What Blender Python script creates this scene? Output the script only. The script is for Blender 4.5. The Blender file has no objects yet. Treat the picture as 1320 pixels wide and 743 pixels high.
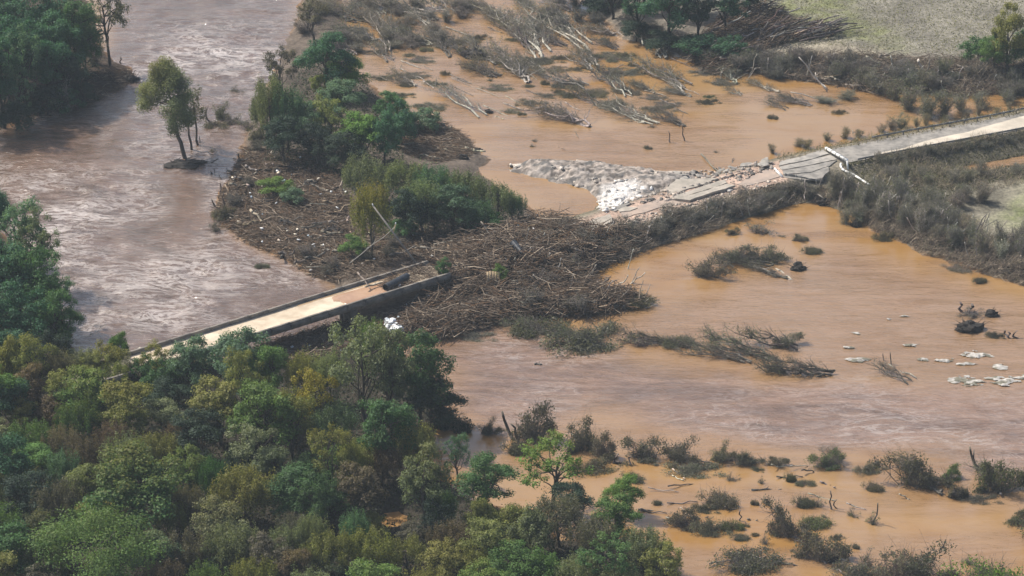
import bpy, math, random
import numpy as np
from mathutils import Vector, Matrix

# ------------------------------------------------------------------ camera, world, sun, exposure
SC = bpy.context.scene
COL = SC.collection
PITCH = math.radians(24.0); DIST = 480.0; HFOV = math.radians(20.0)
CAMZ = DIST * math.sin(PITCH); CAMY = -DIST * math.cos(PITCH)
cam = bpy.data.cameras.new('camera'); cam_o = bpy.data.objects.new('camera', cam); COL.objects.link(cam_o)
cam.sensor_width = 36.0; cam.lens = 18.0 / math.tan(HFOV / 2); cam.clip_start = 1.0; cam.clip_end = 20000.0
cam_o.location = (0, CAMY, CAMZ); cam_o.rotation_euler = (math.pi / 2 - PITCH, 0, 0)
SC.camera = cam_o

SUN_EL, SUN_AZ = math.radians(50), math.radians(-64)      # azimuth from +Y, negative = towards -X (behind left)
W = bpy.data.worlds.new('World'); SC.world = W; W.use_nodes = True
nt = W.node_tree; nt.nodes.clear()
sky = nt.nodes.new('ShaderNodeTexSky'); sky.sky_type = 'NISHITA'; sky.sun_disc = False
sky.sun_elevation = SUN_EL; sky.sun_rotation = SUN_AZ; sky.air_density = 1.0; sky.dust_density = 4.0; sky.ozone_density = 1.0
bg = nt.nodes.new('ShaderNodeBackground'); bg.inputs['Strength'].default_value = 0.115
wo = nt.nodes.new('ShaderNodeOutputWorld')
nt.links.new(sky.outputs[0], bg.inputs[0]); nt.links.new(bg.outputs[0], wo.inputs[0])
sl = bpy.data.lights.new('sun', 'SUN'); sl.energy = 4.5; sl.angle = math.radians(0.5); sl.color = (1.0, 0.945, 0.85)
so = bpy.data.objects.new('sun', sl); COL.objects.link(so)
sd = Vector((math.sin(SUN_AZ) * math.cos(SUN_EL), math.cos(SUN_AZ) * math.cos(SUN_EL), math.sin(SUN_EL)))
so.rotation_euler = sd.to_track_quat('Z', 'Y').to_euler(); so.location = (0, 0, 300)
SC.view_settings.view_transform = 'Standard'; SC.view_settings.look = 'None'
SC.view_settings.exposure = 0.25; SC.view_settings.gamma = 1.0
SC.cycles.max_bounces = 5; SC.cycles.diffuse_bounces = 2; SC.cycles.transparent_max_bounces = 6
SC.cycles.volume_bounces = 0
HAZE = 0.00012

# ------------------------------------------------------------------ photo pixel -> place on the ground
CP, SP = math.cos(PITCH), math.sin(PITCH)
TX = math.tan(HFOV / 2)
def P(px, py, z=0.0):
    u = (px - 660.0) / 660.0 * TX; v = (371.5 - py) / 660.0 * TX
    d = (u, CP + v * SP, -SP + v * CP)
    t = (z - CAMZ) / d[2]
    return Vector((d[0] * t, CAMY + d[1] * t, z))
def px_of(p):
    x, y, z = p[0], p[1] - CAMY, p[2] - CAMZ
    dep = y * CP - z * SP; v = y * SP + z * CP
    return 660 + 660 * x / dep / TX, 371.5 - 660 * v / dep / TX
def scale_at(p):                                           # photo pixels per metre at a place
    dep = (p[1] - CAMY) * CP - (p[2] - CAMZ) * SP
    return 660.0 / TX / dep

RNG = np.random.default_rng(7)
random.seed(7)
R = random.uniform

# ------------------------------------------------------------------ noise
def _hash(i, j, s):
    h = np.sin(i * 127.1 + j * 311.7 + s * 74.7) * 43758.5453
    return h - np.floor(h)
def vnoise(x, y, s=0):
    x = np.asarray(x, float); y = np.asarray(y, float)
    i = np.floor(x); j = np.floor(y); f = x - i; g = y - j
    f = f * f * (3 - 2 * f); g = g * g * (3 - 2 * g)
    a = _hash(i, j, s); b = _hash(i + 1, j, s); c = _hash(i, j + 1, s); d = _hash(i + 1, j + 1, s)
    return a + (b - a) * f + (c - a) * g + (a - b - c + d) * f * g
def fbm(x, y, s=0, o=4):
    t = 0; a = .5; n = 0
    for k in range(o):
        t = t + a * vnoise(x * 2 ** k, y * 2 ** k, s + k * 13); n += a; a *= .5
    return t / n

def sdf(poly, X, Y):                                       # > 0 inside
    X = np.asarray(X, float); Y = np.asarray(Y, float)
    d2 = np.full(X.shape, 1e12); ins = np.zeros(X.shape, bool)
    n = len(poly)
    for k in range(n):
        ax, ay = poly[k]; bx, by = poly[(k + 1) % n]
        ex, ey = bx - ax, by - ay
        t = np.clip(((X - ax) * ex + (Y - ay) * ey) / max(ex * ex + ey * ey, 1e-9), 0, 1)
        d2 = np.minimum(d2, (X - ax - ex * t) ** 2 + (Y - ay - ey * t) ** 2)
        if ay != by:
            c = ((ay > Y) != (by > Y)) & (X < ex * (Y - ay) / ey + ax)
            ins ^= c
    return np.where(ins, 1, -1) * np.sqrt(d2)
def dline(pts, X, Y):
    X = np.asarray(X, float); Y = np.asarray(Y, float)
    d2 = np.full(X.shape, 1e12)
    for (a, b) in zip(pts[:-1], pts[1:]):
        ex, ey = b[0] - a[0], b[1] - a[1]
        t = np.clip(((X - a[0]) * ex + (Y - a[1]) * ey) / max(ex * ex + ey * ey, 1e-9), 0, 1)
        d2 = np.minimum(d2, (X - a[0] - ex * t) ** 2 + (Y - a[1] - ey * t) ** 2)
    return np.sqrt(d2)
def sstep(a, b, x):
    t = np.clip((x - a) / (b - a), 0, 1); return t * t * (3 - 2 * t)
def poly_px(pts, z=0.0):
    return [tuple(P(x, y, z)[:2]) for x, y in pts]

# ------------------------------------------------------------------ the land, as shorelines read off the photo
LAND = dict(
 forest=poly_px([(-120,452),(60,448),(110,462),(170,452),(260,470),(330,462),(420,452),(470,436),(505,440),(540,470),(575,520),(598,552),(560,556),(535,575),
                 (560,610),(600,640),(650,655),(690,690),(760,700),(820,690),(850,720),(880,790),(-160,790)]),
 leftwood=poly_px([(-160,280),(-10,290),(30,320),(62,375),(85,425),(100,452),(60,475),(-160,475)]),
 upbank=poly_px([(-160,190),(-20,175),(0,168),(38,158),(70,141),(122,135),(130,122),(160,112),(176,100),(170,88),(145,78),(122,50),(105,-20),(90,-90),(-200,-90)]),
 wrack=poly_px([(392,-70),(384,20),(352,90),(332,140),(320,168),(312,190),(303,215),(281,250),(272,280),(300,300),(324,315),(342,323),(385,343),(402,358),(432,366),
                (440,415),(470,445),(520,446),(560,441),(590,435),(632,427),(640,419),(700,411),(760,410),(800,403),(836,388),(822,376),(790,371),(763,364),(770,348),
                (824,320),(860,300),(800,288),(748,287),(700,282),(672,262),(640,242),(618,222),(630,205),(615,195),(596,172),(560,155),(520,148),(482,112),(455,92),(445,60),(440,-70)]),
 spit=poly_px([(652,213),(700,207),(760,209),(850,221),(905,222),(900,250),(860,256),(800,276),(766,276),(776,258),(757,243),(700,229),(660,218)]),
 rightbank=poly_px([(860,300),(880,306),(922,292),(953,278),(1013,262),(1057,263),(1098,278),(1125,298),(1155,308),(1189,329),(1229,341),(1273,355),(1320,370),(1460,400),
                (1460,215),(1320,213),(1262,221),(1212,218),(1203,210),(1240,201),(1330,186),(1460,165),(1460,130),(1320,150),(1180,180),(1060,203),(960,232)]),
 topfield=poly_px([(690,-90),(745,-20),(780,30),(800,50),(870,68),(920,85),(962,91),(1000,100),(1060,108),(1130,122),(1180,118),(1240,126),(1320,116),(1500,118),(1500,-110)]),
)
ROADPX = [(1480,118),(1400,137),(1320,156),(1250,169.5),(1180,182.5),(1120,194),(1060,206),(1005,220),(940,237.5),(860,262),(800,280),(752,296)]
ROADZ = 2.3
def smooth_line(pts, step=1.5):
    pts = [Vector(p) for p in pts]; out = []
    for i in range(len(pts) - 1):
        p0 = pts[max(i - 1, 0)]; p1 = pts[i]; p2 = pts[i + 1]; p3 = pts[min(i + 2, len(pts) - 1)]
        n = max(1, int((p2 - p1).length / step))
        for k in range(n):
            t = k / n
            out.append(0.5 * ((2 * p1) + (p2 - p0) * t + (2 * p0 - 5 * p1 + 4 * p2 - p3) * t * t + (3 * p1 - p0 - 3 * p2 + p3) * t ** 3))
    out.append(pts[-1]); return out
ROAD = smooth_line([P(x, y, ROADZ) for x, y in ROADPX])
ROAD2 = [(p.x, p.y) for p in ROAD]
WRACK_LOBE = poly_px([(560,330),(640,300),(720,290),(790,300),(770,340),(735,375),(640,395),(560,415),(520,400)])
POCKET = poly_px([(486,668),(498,661),(512,657),(530,660),(534,668),(520,676),(502,680),(490,677)])

def heights(X, Y):
    X = np.asarray(X, float); Y = np.asarray(Y, float)
    n1 = fbm(X * .09, Y * .09, 3); n2 = fbm(X * .5, Y * .5, 9)
    z = np.full(X.shape, -1.6)
    def land(name, slope, top, rough):
        nonlocal z
        d = sdf(LAND[name], X, Y) + (n2 - .5) * 2.2
        h = np.clip(d * slope, -1.6, top) + np.where(d > 0, rough * (n1 - .4) * np.clip(d * .3, 0, 1), 0)
        z = np.maximum(z, h)
    land('forest', .3, .9, .8); land('leftwood', .3, 1.2, .6); land('upbank', .45, 1.8, 1.2)
    land('wrack', .35, 1.0, .9); land('spit', .35, .9, .7); land('rightbank', .4, 1.3, 1.2); land('topfield', .3, 1.8, .6)
    dl = sdf(WRACK_LOBE, X, Y)
    z = z + np.clip(dl * .32, 0, 3.0) * (.4 + 1.1 * n1) + np.clip(dl * .4, 0, 1) * (fbm(X * .3, Y * .3, 15) - .5) * 2.2
    dr = dline(ROAD2, X, Y)
    z = np.maximum(z, ROADZ - .06 - np.clip(dr - 4.6, 0, 9) * .42 - np.clip(dr - 3.2, 0, 1.4) * .06 * (n2 * 2))
    z = np.where(dr < 5.2, np.minimum(z, ROADZ - .06), z)
    z = z - np.clip(sdf(POCKET, X, Y) + 1.2 + (n2 - .5) * 5 + (n1 - .5) * 4, 0, 3) * .8
    far = np.maximum(np.abs(X) - 240, np.abs(Y - 30) - 260)
    z = np.maximum(z, np.clip(far * .05, -3, 2.5))
    return z
def hz(x, y):
    return float(heights(np.array([x]), np.array([y]))[0])
def G(px, py, floor=0.0):                                  # place on the land (or the water) seen at a pixel
    z = 0.5
    for _ in range(4):
        p = P(px, py, z); z = max(floor, hz(p.x, p.y))
    p = P(px, py, z); return p

# ------------------------------------------------------------------ materials
def newmat(name):
    m = bpy.data.materials.new(name); m.use_nodes = True
    t = m.node_tree; t.nodes.clear()
    o = t.nodes.new('ShaderNodeOutputMaterial')
    return m, t, o
def N(t, typ, **kw):
    n = t.nodes.new(typ)
    for k, v in kw.items():
        if k in n.inputs.keys(): n.inputs[k].default_value = v
        else: setattr(n, k, v)
    return n
def mixc(t, fac, a, b, blend='MIX'):
    n = t.nodes.new('ShaderNodeMix'); n.data_type = 'RGBA'; n.blend_type = blend
    for sock, v in ((n.inputs[0], fac), (n.inputs[6], a), (n.inputs[7], b)):
        if hasattr(v, 'is_output') or isinstance(v, bpy.types.NodeSocket): t.links.new(v, sock)
        elif isinstance(v, (int, float)): sock.default_value = v
        else: sock.default_value = (*v[:3], 1)
    return n.outputs[2]
def mth(t, op, a, b=None, c=None, clamp=False):
    n = t.nodes.new('ShaderNodeMath'); n.operation = op; n.use_clamp = clamp
    for k, v in enumerate((a, b, c)):
        if v is None: continue
        if isinstance(v, bpy.types.NodeSocket): t.links.new(v, n.inputs[k])
        else: n.inputs[k].default_value = v
    return n.outputs[0]
def maprange(t, v, a, b, c=0.0, d=1.0, smooth=True):
    n = t.nodes.new('ShaderNodeMapRange'); n.interpolation_type = 'SMOOTHSTEP' if smooth else 'LINEAR'
    t.links.new(v, n.inputs[0])
    for k, x in zip((1, 2, 3, 4), (a, b, c, d)): n.inputs[k].default_value = x
    return n.outputs[0]
def noise(t, scale, detail=4, rough=.55, vec=None, dist=0.0, ntype=None):
    n = t.nodes.new('ShaderNodeTexNoise')
    if ntype: n.noise_type = ntype
    n.inputs['Scale'].default_value = scale; n.inputs['Detail'].default_value = detail
    n.inputs['Roughness'].default_value = rough; n.inputs['Distortion'].default_value = dist
    if vec is not None: t.links.new(vec, n.inputs['Vector'])
    return n.outputs[0]
def coord(t, which='Object'):
    return t.nodes.new('ShaderNodeTexCoord').outputs[which]
def worldpos(t):
    return t.nodes.new('ShaderNodeNewGeometry').outputs['Position']
def bumpn(t, h, strength, dist):
    b = t.nodes.new('ShaderNodeBump'); b.inputs['Strength'].default_value = strength; b.inputs['Distance'].default_value = dist
    t.links.new(h, b.inputs['Height']); return b.outputs[0]
def surf(name, c1, c2, scale=.8, rough=.85, bump=.4, bdist=.1, spec=.3, rnd=0.0, coords='world'):
    m, t, o = newmat(name); p = N(t, 'ShaderNodeBsdfPrincipled'); t.links.new(p.outputs[0], o.inputs[0])
    v = worldpos(t) if coords == 'world' else coord(t)
    n = noise(t, scale, 6, .62, v)
    c = mixc(t, maprange(t, n, .32, .68), c1, c2)
    if rnd:
        oi = t.nodes.new('ShaderNodeObjectInfo')
        f = maprange(t, oi.outputs['Random'], 0, 1, 1 - rnd, 1 + rnd, False)
        cc = t.nodes.new('ShaderNodeCombineColor'); [t.links.new(f, cc.inputs[k]) for k in range(3)]
        c = mixc(t, 1.0, c, cc.outputs[0], 'MULTIPLY')
    t.links.new(c, p.inputs['Base Color']); p.inputs['Roughness'].default_value = rough
    p.inputs['Specular IOR Level'].default_value = spec
    t.links.new(bumpn(t, noise(t, scale * 4, 5, .6, v), bump, bdist), p.inputs['Normal'])
    return m
def vcol(t, name='col'):
    a = t.nodes.new('ShaderNodeAttribute'); a.attribute_name = name; return a
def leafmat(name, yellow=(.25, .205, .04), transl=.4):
    m, t, o = newmat(name)
    oi = t.nodes.new('ShaderNodeObjectInfo')
    at = vcol(t, 'leaf')                                   # r: per leaf variation, g: height in crown, for yellowed leaves and painted sunlight
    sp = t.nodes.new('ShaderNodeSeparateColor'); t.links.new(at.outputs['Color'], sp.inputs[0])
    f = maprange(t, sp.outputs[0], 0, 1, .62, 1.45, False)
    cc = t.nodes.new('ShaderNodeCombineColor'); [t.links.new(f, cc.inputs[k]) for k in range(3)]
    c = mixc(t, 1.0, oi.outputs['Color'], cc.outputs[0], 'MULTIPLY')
    ta = t.nodes.new('ShaderNodeAttribute'); ta.attribute_type = 'OBJECT'; ta.attribute_name = 'sunlit_yellowing'
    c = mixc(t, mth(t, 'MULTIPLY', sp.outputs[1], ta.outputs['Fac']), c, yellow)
    hs = t.nodes.new('ShaderNodeHueSaturation'); t.links.new(c, hs.inputs['Color'])
    t.links.new(maprange(t, sp.outputs[2], 0, 1, .485, .515, False), hs.inputs['Hue'])
    c = hs.outputs[0]
    d = N(t, 'ShaderNodeBsdfPrincipled'); t.links.new(c, d.inputs['Base Color']); d.inputs['Roughness'].default_value = .6
    d.inputs['Specular IOR Level'].default_value = .25
    tr = t.nodes.new('ShaderNodeBsdfTranslucent'); t.links.new(mixc(t, 1.0, c, (1.1, 1.15, .6), 'MULTIPLY'), tr.inputs[0])
    ms = t.nodes.new('ShaderNodeMixShader'); ms.inputs[0].default_value = transl
    t.links.new(d.outputs[0], ms.inputs[1]); t.links.new(tr.outputs[0], ms.inputs[2]); t.links.new(ms.outputs[0], o.inputs[0])
    return m
def woodmat(name, rough=.9):                               # colour comes from the object, grain from noise along it
    m, t, o = newmat(name); p = N(t, 'ShaderNodeBsdfPrincipled'); t.links.new(p.outputs[0], o.inputs[0])
    oi = t.nodes.new('ShaderNodeObjectInfo')
    n = noise(t, 3.0, 4, .6, coord(t))
    f = maprange(t, n, .3, .7, .65, 1.3)
    cc = t.nodes.new('ShaderNodeCombineColor'); [t.links.new(f, cc.inputs[k]) for k in range(3)]
    t.links.new(mixc(t, 1.0, oi.outputs['Color'], cc.outputs[0], 'MULTIPLY'), p.inputs['Base Color'])
    p.inputs['Roughness'].default_value = rough; p.inputs['Specular IOR Level'].default_value = .15
    return m
def attrmat(name, rough=.92):                              # colour of each stick or scrap from its own face attribute
    m, t, o = newmat(name); p = N(t, 'ShaderNodeBsdfPrincipled'); t.links.new(p.outputs[0], o.inputs[0])
    at = vcol(t)
    f = maprange(t, noise(t, 2.0, 3, .6, worldpos(t)), .3, .7, .75, 1.2)
    cc = t.nodes.new('ShaderNodeCombineColor'); [t.links.new(f, cc.inputs[k]) for k in range(3)]
    t.links.new(mixc(t, 1.0, at.outputs['Color'], cc.outputs[0], 'MULTIPLY'), p.inputs['Base Color'])
    p.inputs['Roughness'].default_value = rough; p.inputs['Specular IOR Level'].default_value = .12
    return m
M = {}
M['leaf'] = leafmat('leaves'); M['wood'] = woodmat('bark'); M['attr'] = attrmat('weathered_wood')
M['concrete'] = surf('concrete', (.22, .20, .18), (.34, .31, .28), .6, .85, .3, .05)
M['oldconcrete'] = surf('dirty_concrete', (.14, .128, .115), (.26, .235, .205), .5, .9, .4, .05)
M['silt'] = surf('dried_silt', (.46, .375, .275), (.66, .565, .44), .35, .85, .25, .06)
M['asphalt'] = surf('asphalt', (.20, .19, .175), (.36, .335, .30), .7, .9, .3, .03, rnd=.12)
M['slabtop'] = surf('pale_asphalt', (.30, .275, .235), (.46, .41, .35), .5, .9, .3, .04, rnd=.12)
M['paint'] = surf('white_paint', (.70, .70, .68), (.82, .82, .80), 1.5, .5, .1, .02)
M['steel'] = surf('galvanised_steel', (.14, .14, .14), (.28, .28, .27), 1.2, .5, .1, .02, spec=.5)
M['plastic'] = surf('white_plastic', (.66, .70, .72), (.84, .86, .87), .8, .4, .2, .05, spec=.5)
M['blackpipe'] = surf('black_pipe', (.015, .02, .028), (.04, .045, .055), 1.5, .45, .2, .03, spec=.5)
M['board'] = surf('plywood', (.36, .26, .15), (.55, .42, .27), 1.2, .8, .2, .03)
M['rock'] = surf('pale_rock', (.36, .34, .31), (.60, .57, .53), 1.1, .9, .5, .1, rnd=.25)
M['whiterock'] = surf('white_rock', (.62, .60, .57), (.82, .81, .79), 1.1, .9, .5, .1, rnd=.15)
M['darksoil'] = surf('root_soil', (.020, .018, .017), (.055, .048, .042), 1.6, .95, .6, .15, rnd=.2)
M['foam'] = surf('foam_litter', (.34, .32, .28), (.72, .70, .66), 1.6, .9, .6, .12, rnd=.1)
M['wire'] = surf('cable', (.25, .25, .25), (.35, .35, .35), 3, .5, 0, .01)

# ground: one sheet, soil colour from masks, relief from noise
def groundmat():
    m, t, o = newmat('soil'); p = N(t, 'ShaderNodeBsdfPrincipled'); t.links.new(p.outputs[0], o.inputs[0])
    v = worldpos(t); at = vcol(t)
    n1 = noise(t, 1.4, 8, .7, v); n2 = noise(t, .18, 4, .6, v)
    f = mth(t, 'MULTIPLY', maprange(t, n1, .25, .75, .55, 1.45), maprange(t, n2, .3, .7, .8, 1.2))
    cc = t.nodes.new('ShaderNodeCombineColor'); [t.links.new(f, cc.inputs[k]) for k in range(3)]
    t.links.new(mixc(t, 1.0, at.outputs['Color'], cc.outputs[0], 'MULTIPLY'), p.inputs['Base Color'])
    p.inputs['Roughness'].default_value = .95; p.inputs['Specular IOR Level'].default_value = .15
    t.links.new(bumpn(t, n1, .9, .35), p.inputs['Normal'])
    return m
M['ground'] = groundmat()

def watermat():
    m, t, o = newmat('silty_water'); p = N(t, 'ShaderNodeBsdfPrincipled'); t.links.new(p.outputs[0], o.inputs[0])
    v = worldpos(t)
    def mapped(sx, sy, rz):
        q = t.nodes.new('ShaderNodeMapping'); q.inputs['Scale'].default_value = (sx, sy, 1); q.inputs['Rotation'].default_value = (0, 0, rz)
        t.links.new(v, q.inputs[0]); return q.outputs[0]
    wt = vcol(t, 'water'); sp = t.nodes.new('ShaderNodeSeparateColor'); t.links.new(wt.outputs['Color'], sp.inputs[0])
    turb, river, foamw = sp.outputs[0], sp.outputs[1], sp.outputs[2]
    big = noise(t, .035, 5, .6, v, .8)
    st = mapped(.32, 1.25, .10)
    mid = noise(t, .13, 7, .66, st, 1.4); fine = noise(t, .5, 5, .6, st, .8)
    mr = noise(t, .07, 6, .62, v, 1.5)
    tan_ = mixc(t, maprange(t, big, .36, .64), (.320, .170, .046), (.365, .220, .088))
    tan_ = mixc(t, maprange(t, mid, .40, .66, 0, .55), tan_, (.355, .228, .112))
    flow = mixc(t, maprange(t, mid, .34, .66), (.140, .085, .058), (.265, .165, .112))
    flow = mixc(t, maprange(t, fine, .5, .75, 0, .5), flow, (.29, .19, .132))
    riv = mixc(t, maprange(t, mr, .35, .65), (.095, .055, .032), (.152, .094, .064))
    c = mixc(t, turb, tan_, flow); c = mixc(t, river, c, riv)
    fm = mapped(.5, 1.3, .22)
    a = noise(t, .20, 9, .66, fm, 1.8); b = noise(t, .55, 7, .62, fm, 1.5)
    r1 = mth(t, 'SUBTRACT', 1.0, mth(t, 'MULTIPLY', mth(t, 'ABSOLUTE', mth(t, 'SUBTRACT', a, .5)), 19.0), clamp=True)
    r2 = mth(t, 'SUBTRACT', 1.0, mth(t, 'MULTIPLY', mth(t, 'ABSOLUTE', mth(t, 'SUBTRACT', b, .5)), 12.0), clamp=True)
    wide = maprange(t, noise(t, .045, 4, .6, v, .6), .36, .62, .15, 1.0)
    th = mth(t, 'ADD', mth(t, 'MULTIPLY', r1, .8), mth(t, 'MULTIPLY', r2, .34))
    pt = maprange(t, noise(t, .3, 7, .7, fm, 1.2), .52, .72)
    fo = mth(t, 'ADD', mth(t, 'MULTIPLY', th, wide), mth(t, 'MULTIPLY', pt, mth(t, 'MULTIPLY', wide, .4)))
    fo = mth(t, 'MULTIPLY', fo, foamw, clamp=True)
    c = mixc(t, fo, c, (.56, .50, .47))
    t.links.new(c, p.inputs['Base Color'])
    p.inputs['Coat Weight'].default_value = 1.0; p.inputs['Coat Roughness'].default_value = .03; p.inputs['Coat IOR'].default_value = 1.33
    p.inputs['IOR'].default_value = 1.45; p.inputs['Specular IOR Level'].default_value = .5
    rg = mth(t, 'ADD', mth(t, 'MULTIPLY', turb, .12), .04); rg = mth(t, 'ADD', rg, mth(t, 'MULTIPLY', fo, .5), clamp=True)
    t.links.new(rg, p.inputs['Roughness'])
    hh = mth(t, 'ADD', noise(t, 1.1, 5, .6, fm, .8), mth(t, 'MULTIPLY', noise(t, .3, 4, .6, st, 1.0), 2.2))
    bp_ = t.nodes.new('ShaderNodeBump'); bp_.inputs['Distance'].default_value = .3
    t.links.new(hh, bp_.inputs['Height']); t.links.new(maprange(t, turb, 0, 1, .05, .75, False), bp_.inputs['Strength'])
    t.links.new(bp_.outputs[0], p.inputs['Normal']); t.links.new(bp_.outputs[0], p.inputs['Coat Normal'])
    return m
M['water'] = watermat()

# ------------------------------------------------------------------ mesh helpers
def mesh_np(name, V, F, mat, attrs=None, smooth=False):    # F: list of (n,k) index arrays; attrs: {name: (faces,3) colours}
    me = bpy.data.meshes.new(name)
    V = np.asarray(V, np.float32).reshape(-1, 3)
    F = [np.asarray(f, np.int32) for f in F if len(f)]
    me.vertices.add(len(V)); me.vertices.foreach_set('co', V.ravel())
    tot = np.concatenate([np.full(len(f), f.shape[1], np.int32) for f in F])
    loops = np.concatenate([f.ravel() for f in F]).astype(np.int32)
    start = np.concatenate([[0], np.cumsum(tot)[:-1]]).astype(np.int32)
    me.loops.add(len(loops)); me.loops.foreach_set('vertex_index', loops)
    me.polygons.add(len(tot)); me.polygons.foreach_set('loop_start', start); me.polygons.foreach_set('loop_total', tot)
    if smooth: me.polygons.foreach_set('use_smooth', np.ones(len(tot), bool))
    me.update(calc_edges=True)
    for an, c in (attrs or {}).items():
        c = np.asarray(c, np.float32); dom = 'FACE' if len(c) == len(tot) else 'POINT'
        a = me.attributes.new(an, 'FLOAT_COLOR', dom)
        a.data.foreach_set('color', np.concatenate([c, np.ones((len(c), 1), np.float32)], 1).ravel())
    me.materials.append(mat)
    return me
class MB:
    def __init__(s): s.V = []; s.F = {3: [], 4: []}; s.C = {3: [], 4: []}; s.n = 0
    def add(s, V, F, col=(1, 1, 1)):
        V = np.asarray(V, float).reshape(-1, 3); F = np.asarray(F, int)
        s.V.append(V); k = F.shape[1]; s.F[k].append(F + s.n); s.n += len(V)
        c = np.asarray(col, float)
        s.C[k].append(np.broadcast_to(c, (len(F), 3)) if c.ndim == 1 else c)
        return s
    def box(s, c, ax, ay, az, col=(1, 1, 1)):              # centre and three half-axis vectors
        c, ax, ay, az = (np.array(v, float) for v in (c, ax, ay, az))
        V = [c + i * ax + j * ay + k * az for k in (-1, 1) for j in (-1, 1) for i in (-1, 1)]
        return s.add(V, [(0, 2, 3, 1), (4, 5, 7, 6), (0, 1, 5, 4), (2, 6, 7, 3), (0, 4, 6, 2), (1, 3, 7, 5)], col)
    def sticks(s, A, B, ra, rb, n=4, col=(.1, .1, .1), cap=True):
        A = np.asarray(A, float).reshape(-1, 3); B = np.asarray(B, float).reshape(-1, 3); m = len(A)
        ra = np.broadcast_to(np.asarray(ra, float), (m,)); rb = np.broadcast_to(np.asarray(rb, float), (m,))
        d = B - A; L = np.linalg.norm(d, axis=1, keepdims=True) + 1e-9; d = d / L
        up = np.where(np.abs(d[:, 2:3]) < .9, np.array([[0, 0, 1.]]), np.array([[1., 0, 0]]))
        u = np.cross(d, up); u /= np.linalg.norm(u, axis=1, keepdims=True); w = np.cross(d, u)
        ang = np.arange(n) * 2 * np.pi / n
        ring = u[:, None, :] * np.cos(ang)[None, :, None] + w[:, None, :] * np.sin(ang)[None, :, None]
        V = np.concatenate([A[:, None] + ring * ra[:, None, None], B[:, None] + ring * rb[:, None, None]], 1)
        base = (np.arange(m) * 2 * n)[:, None, None]
        q = np.array([[k, (k + 1) % n, n + (k + 1) % n, n + k] for k in range(n)])[None]
        F = (q + base).reshape(-1, 4)
        c = np.asarray(col, float); c = np.broadcast_to(c, (m, 3))
        V0 = s.n
        s.V.append(V.reshape(-1, 3)); s.n += m * 2 * n
        s.F[4].append(F + V0); s.C[4].append(np.repeat(c, n, 0))
        if cap:
            if n == 4:
                e = np.concatenate([np.array([[3, 2, 1, 0]]) + base[:, 0], np.array([[4, 5, 6, 7]]) + base[:, 0]])
                s.F[4].append(e + V0); s.C[4].append(np.concatenate([c, c]) * 1.25)
            elif n == 3:
                e = np.concatenate([np.array([[2, 1, 0]]) + base[:, 0], np.array([[3, 4, 5]]) + base[:, 0]])
                s.F[3].append(e + V0); s.C[3].append(np.concatenate([c, c]) * 1.25)
            else:
                e = np.concatenate([np.array([[0, k + 1, k] for k in range(1, n - 1)])[None] + base, np.array([[n, n + k, n + k + 1] for k in range(1, n - 1)])[None] + base]).reshape(-1, 3)
                s.F[3].append(e + V0); s.C[3].append(np.repeat(np.concatenate([c, c]), n - 2, 0) * 1.15)
        return s
    def leaves(s, C, Nn, size, aspect=.6, cols=None, rng=RNG):
        C = np.asarray(C, float); m = len(C)
        Nn = Nn / (np.linalg.norm(Nn, axis=1, keepdims=True) + 1e-9)
        r = rng.normal(size=(m, 3)); u = np.cross(Nn, r); u /= np.linalg.norm(u, axis=1, keepdims=True) + 1e-9; w = np.cross(Nn, u)
        sz = np.broadcast_to(np.asarray(size, float), (m,))[:, None]
        b = Nn * sz * .18
        V = np.stack([C - u * sz * .5 - b, C - w * sz * aspect * .5, C + u * sz * .5 - b, C + w * sz * aspect * .5], 1)
        F = (np.arange(m) * 4)[:, None] + np.array([[0, 1, 2, 3]])
        return s.add(V.reshape(-1, 3), F, cols if cols is not None else (.5, 0, .5))
    def mesh(s, name, mat, attr='col', smooth=False):
        F = [np.concatenate(s.F[k]) for k in (3, 4) if s.F[k]]
        C = np.concatenate([np.concatenate(s.C[k]) for k in (3, 4) if s.C[k]])
        return mesh_np(name, np.concatenate(s.V), F, mat, {attr: C}, smooth)

# ------------------------------------------------------------------ things, parts, labels
REG = []
LANDMARKS = []                                             # (phrase, px, py)
def link(name, me, parent=None, color=None, loc=None, rot=None, scale=None):
    o = bpy.data.objects.new(name, me); COL.objects.link(o)
    if parent is not None: o.parent = parent
    if color is not None: o.color = (*color, 1)
    if loc is not None: o.location = loc
    if rot is not None: o.rotation_euler = rot
    if scale is not None: o.scale = scale
    return o
def tag(o, label, cat, group=None, px=None):
    o['label'] = label; o['category'] = cat
    if group: o['group'] = group
    REG.append((o, px if px is not None else px_of(o.location)))
    return o
def empty(name, loc, rot=(0, 0, 0), scale=(1, 1, 1)):
    o = bpy.data.objects.new(name, None); COL.objects.link(o); o.empty_display_size = .5
    o.location = loc; o.rotation_euler = rot; o.scale = scale; return o
def kind(o, k): o['kind'] = k; return o
def relation(px, py):
    best = min(LANDMARKS, key=lambda l: (l[1] - px) ** 2 + ((l[2] - py) * 1.6) ** 2)
    dx, dy = px - best[1], (py - best[2]) * 1.6
    if abs(dx) < 9 and abs(dy) < 9: w = 'beside'
    elif abs(dx) > abs(dy): w = 'left of' if dx < 0 else 'right of'
    else: w = 'behind' if dy < 0 else 'in front of'
    return w + ' ' + best[0]
NUMS = ['', 'one', 'two', 'three', 'four', 'five', 'six', 'seven', 'eight', 'nine', 'ten', 'eleven', 'twelve']
ORDS = ['', 'second', 'third', 'fourth', 'fifth', 'sixth', 'seventh', 'eighth', 'ninth', 'tenth', 'eleventh', 'twelfth']
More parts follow.
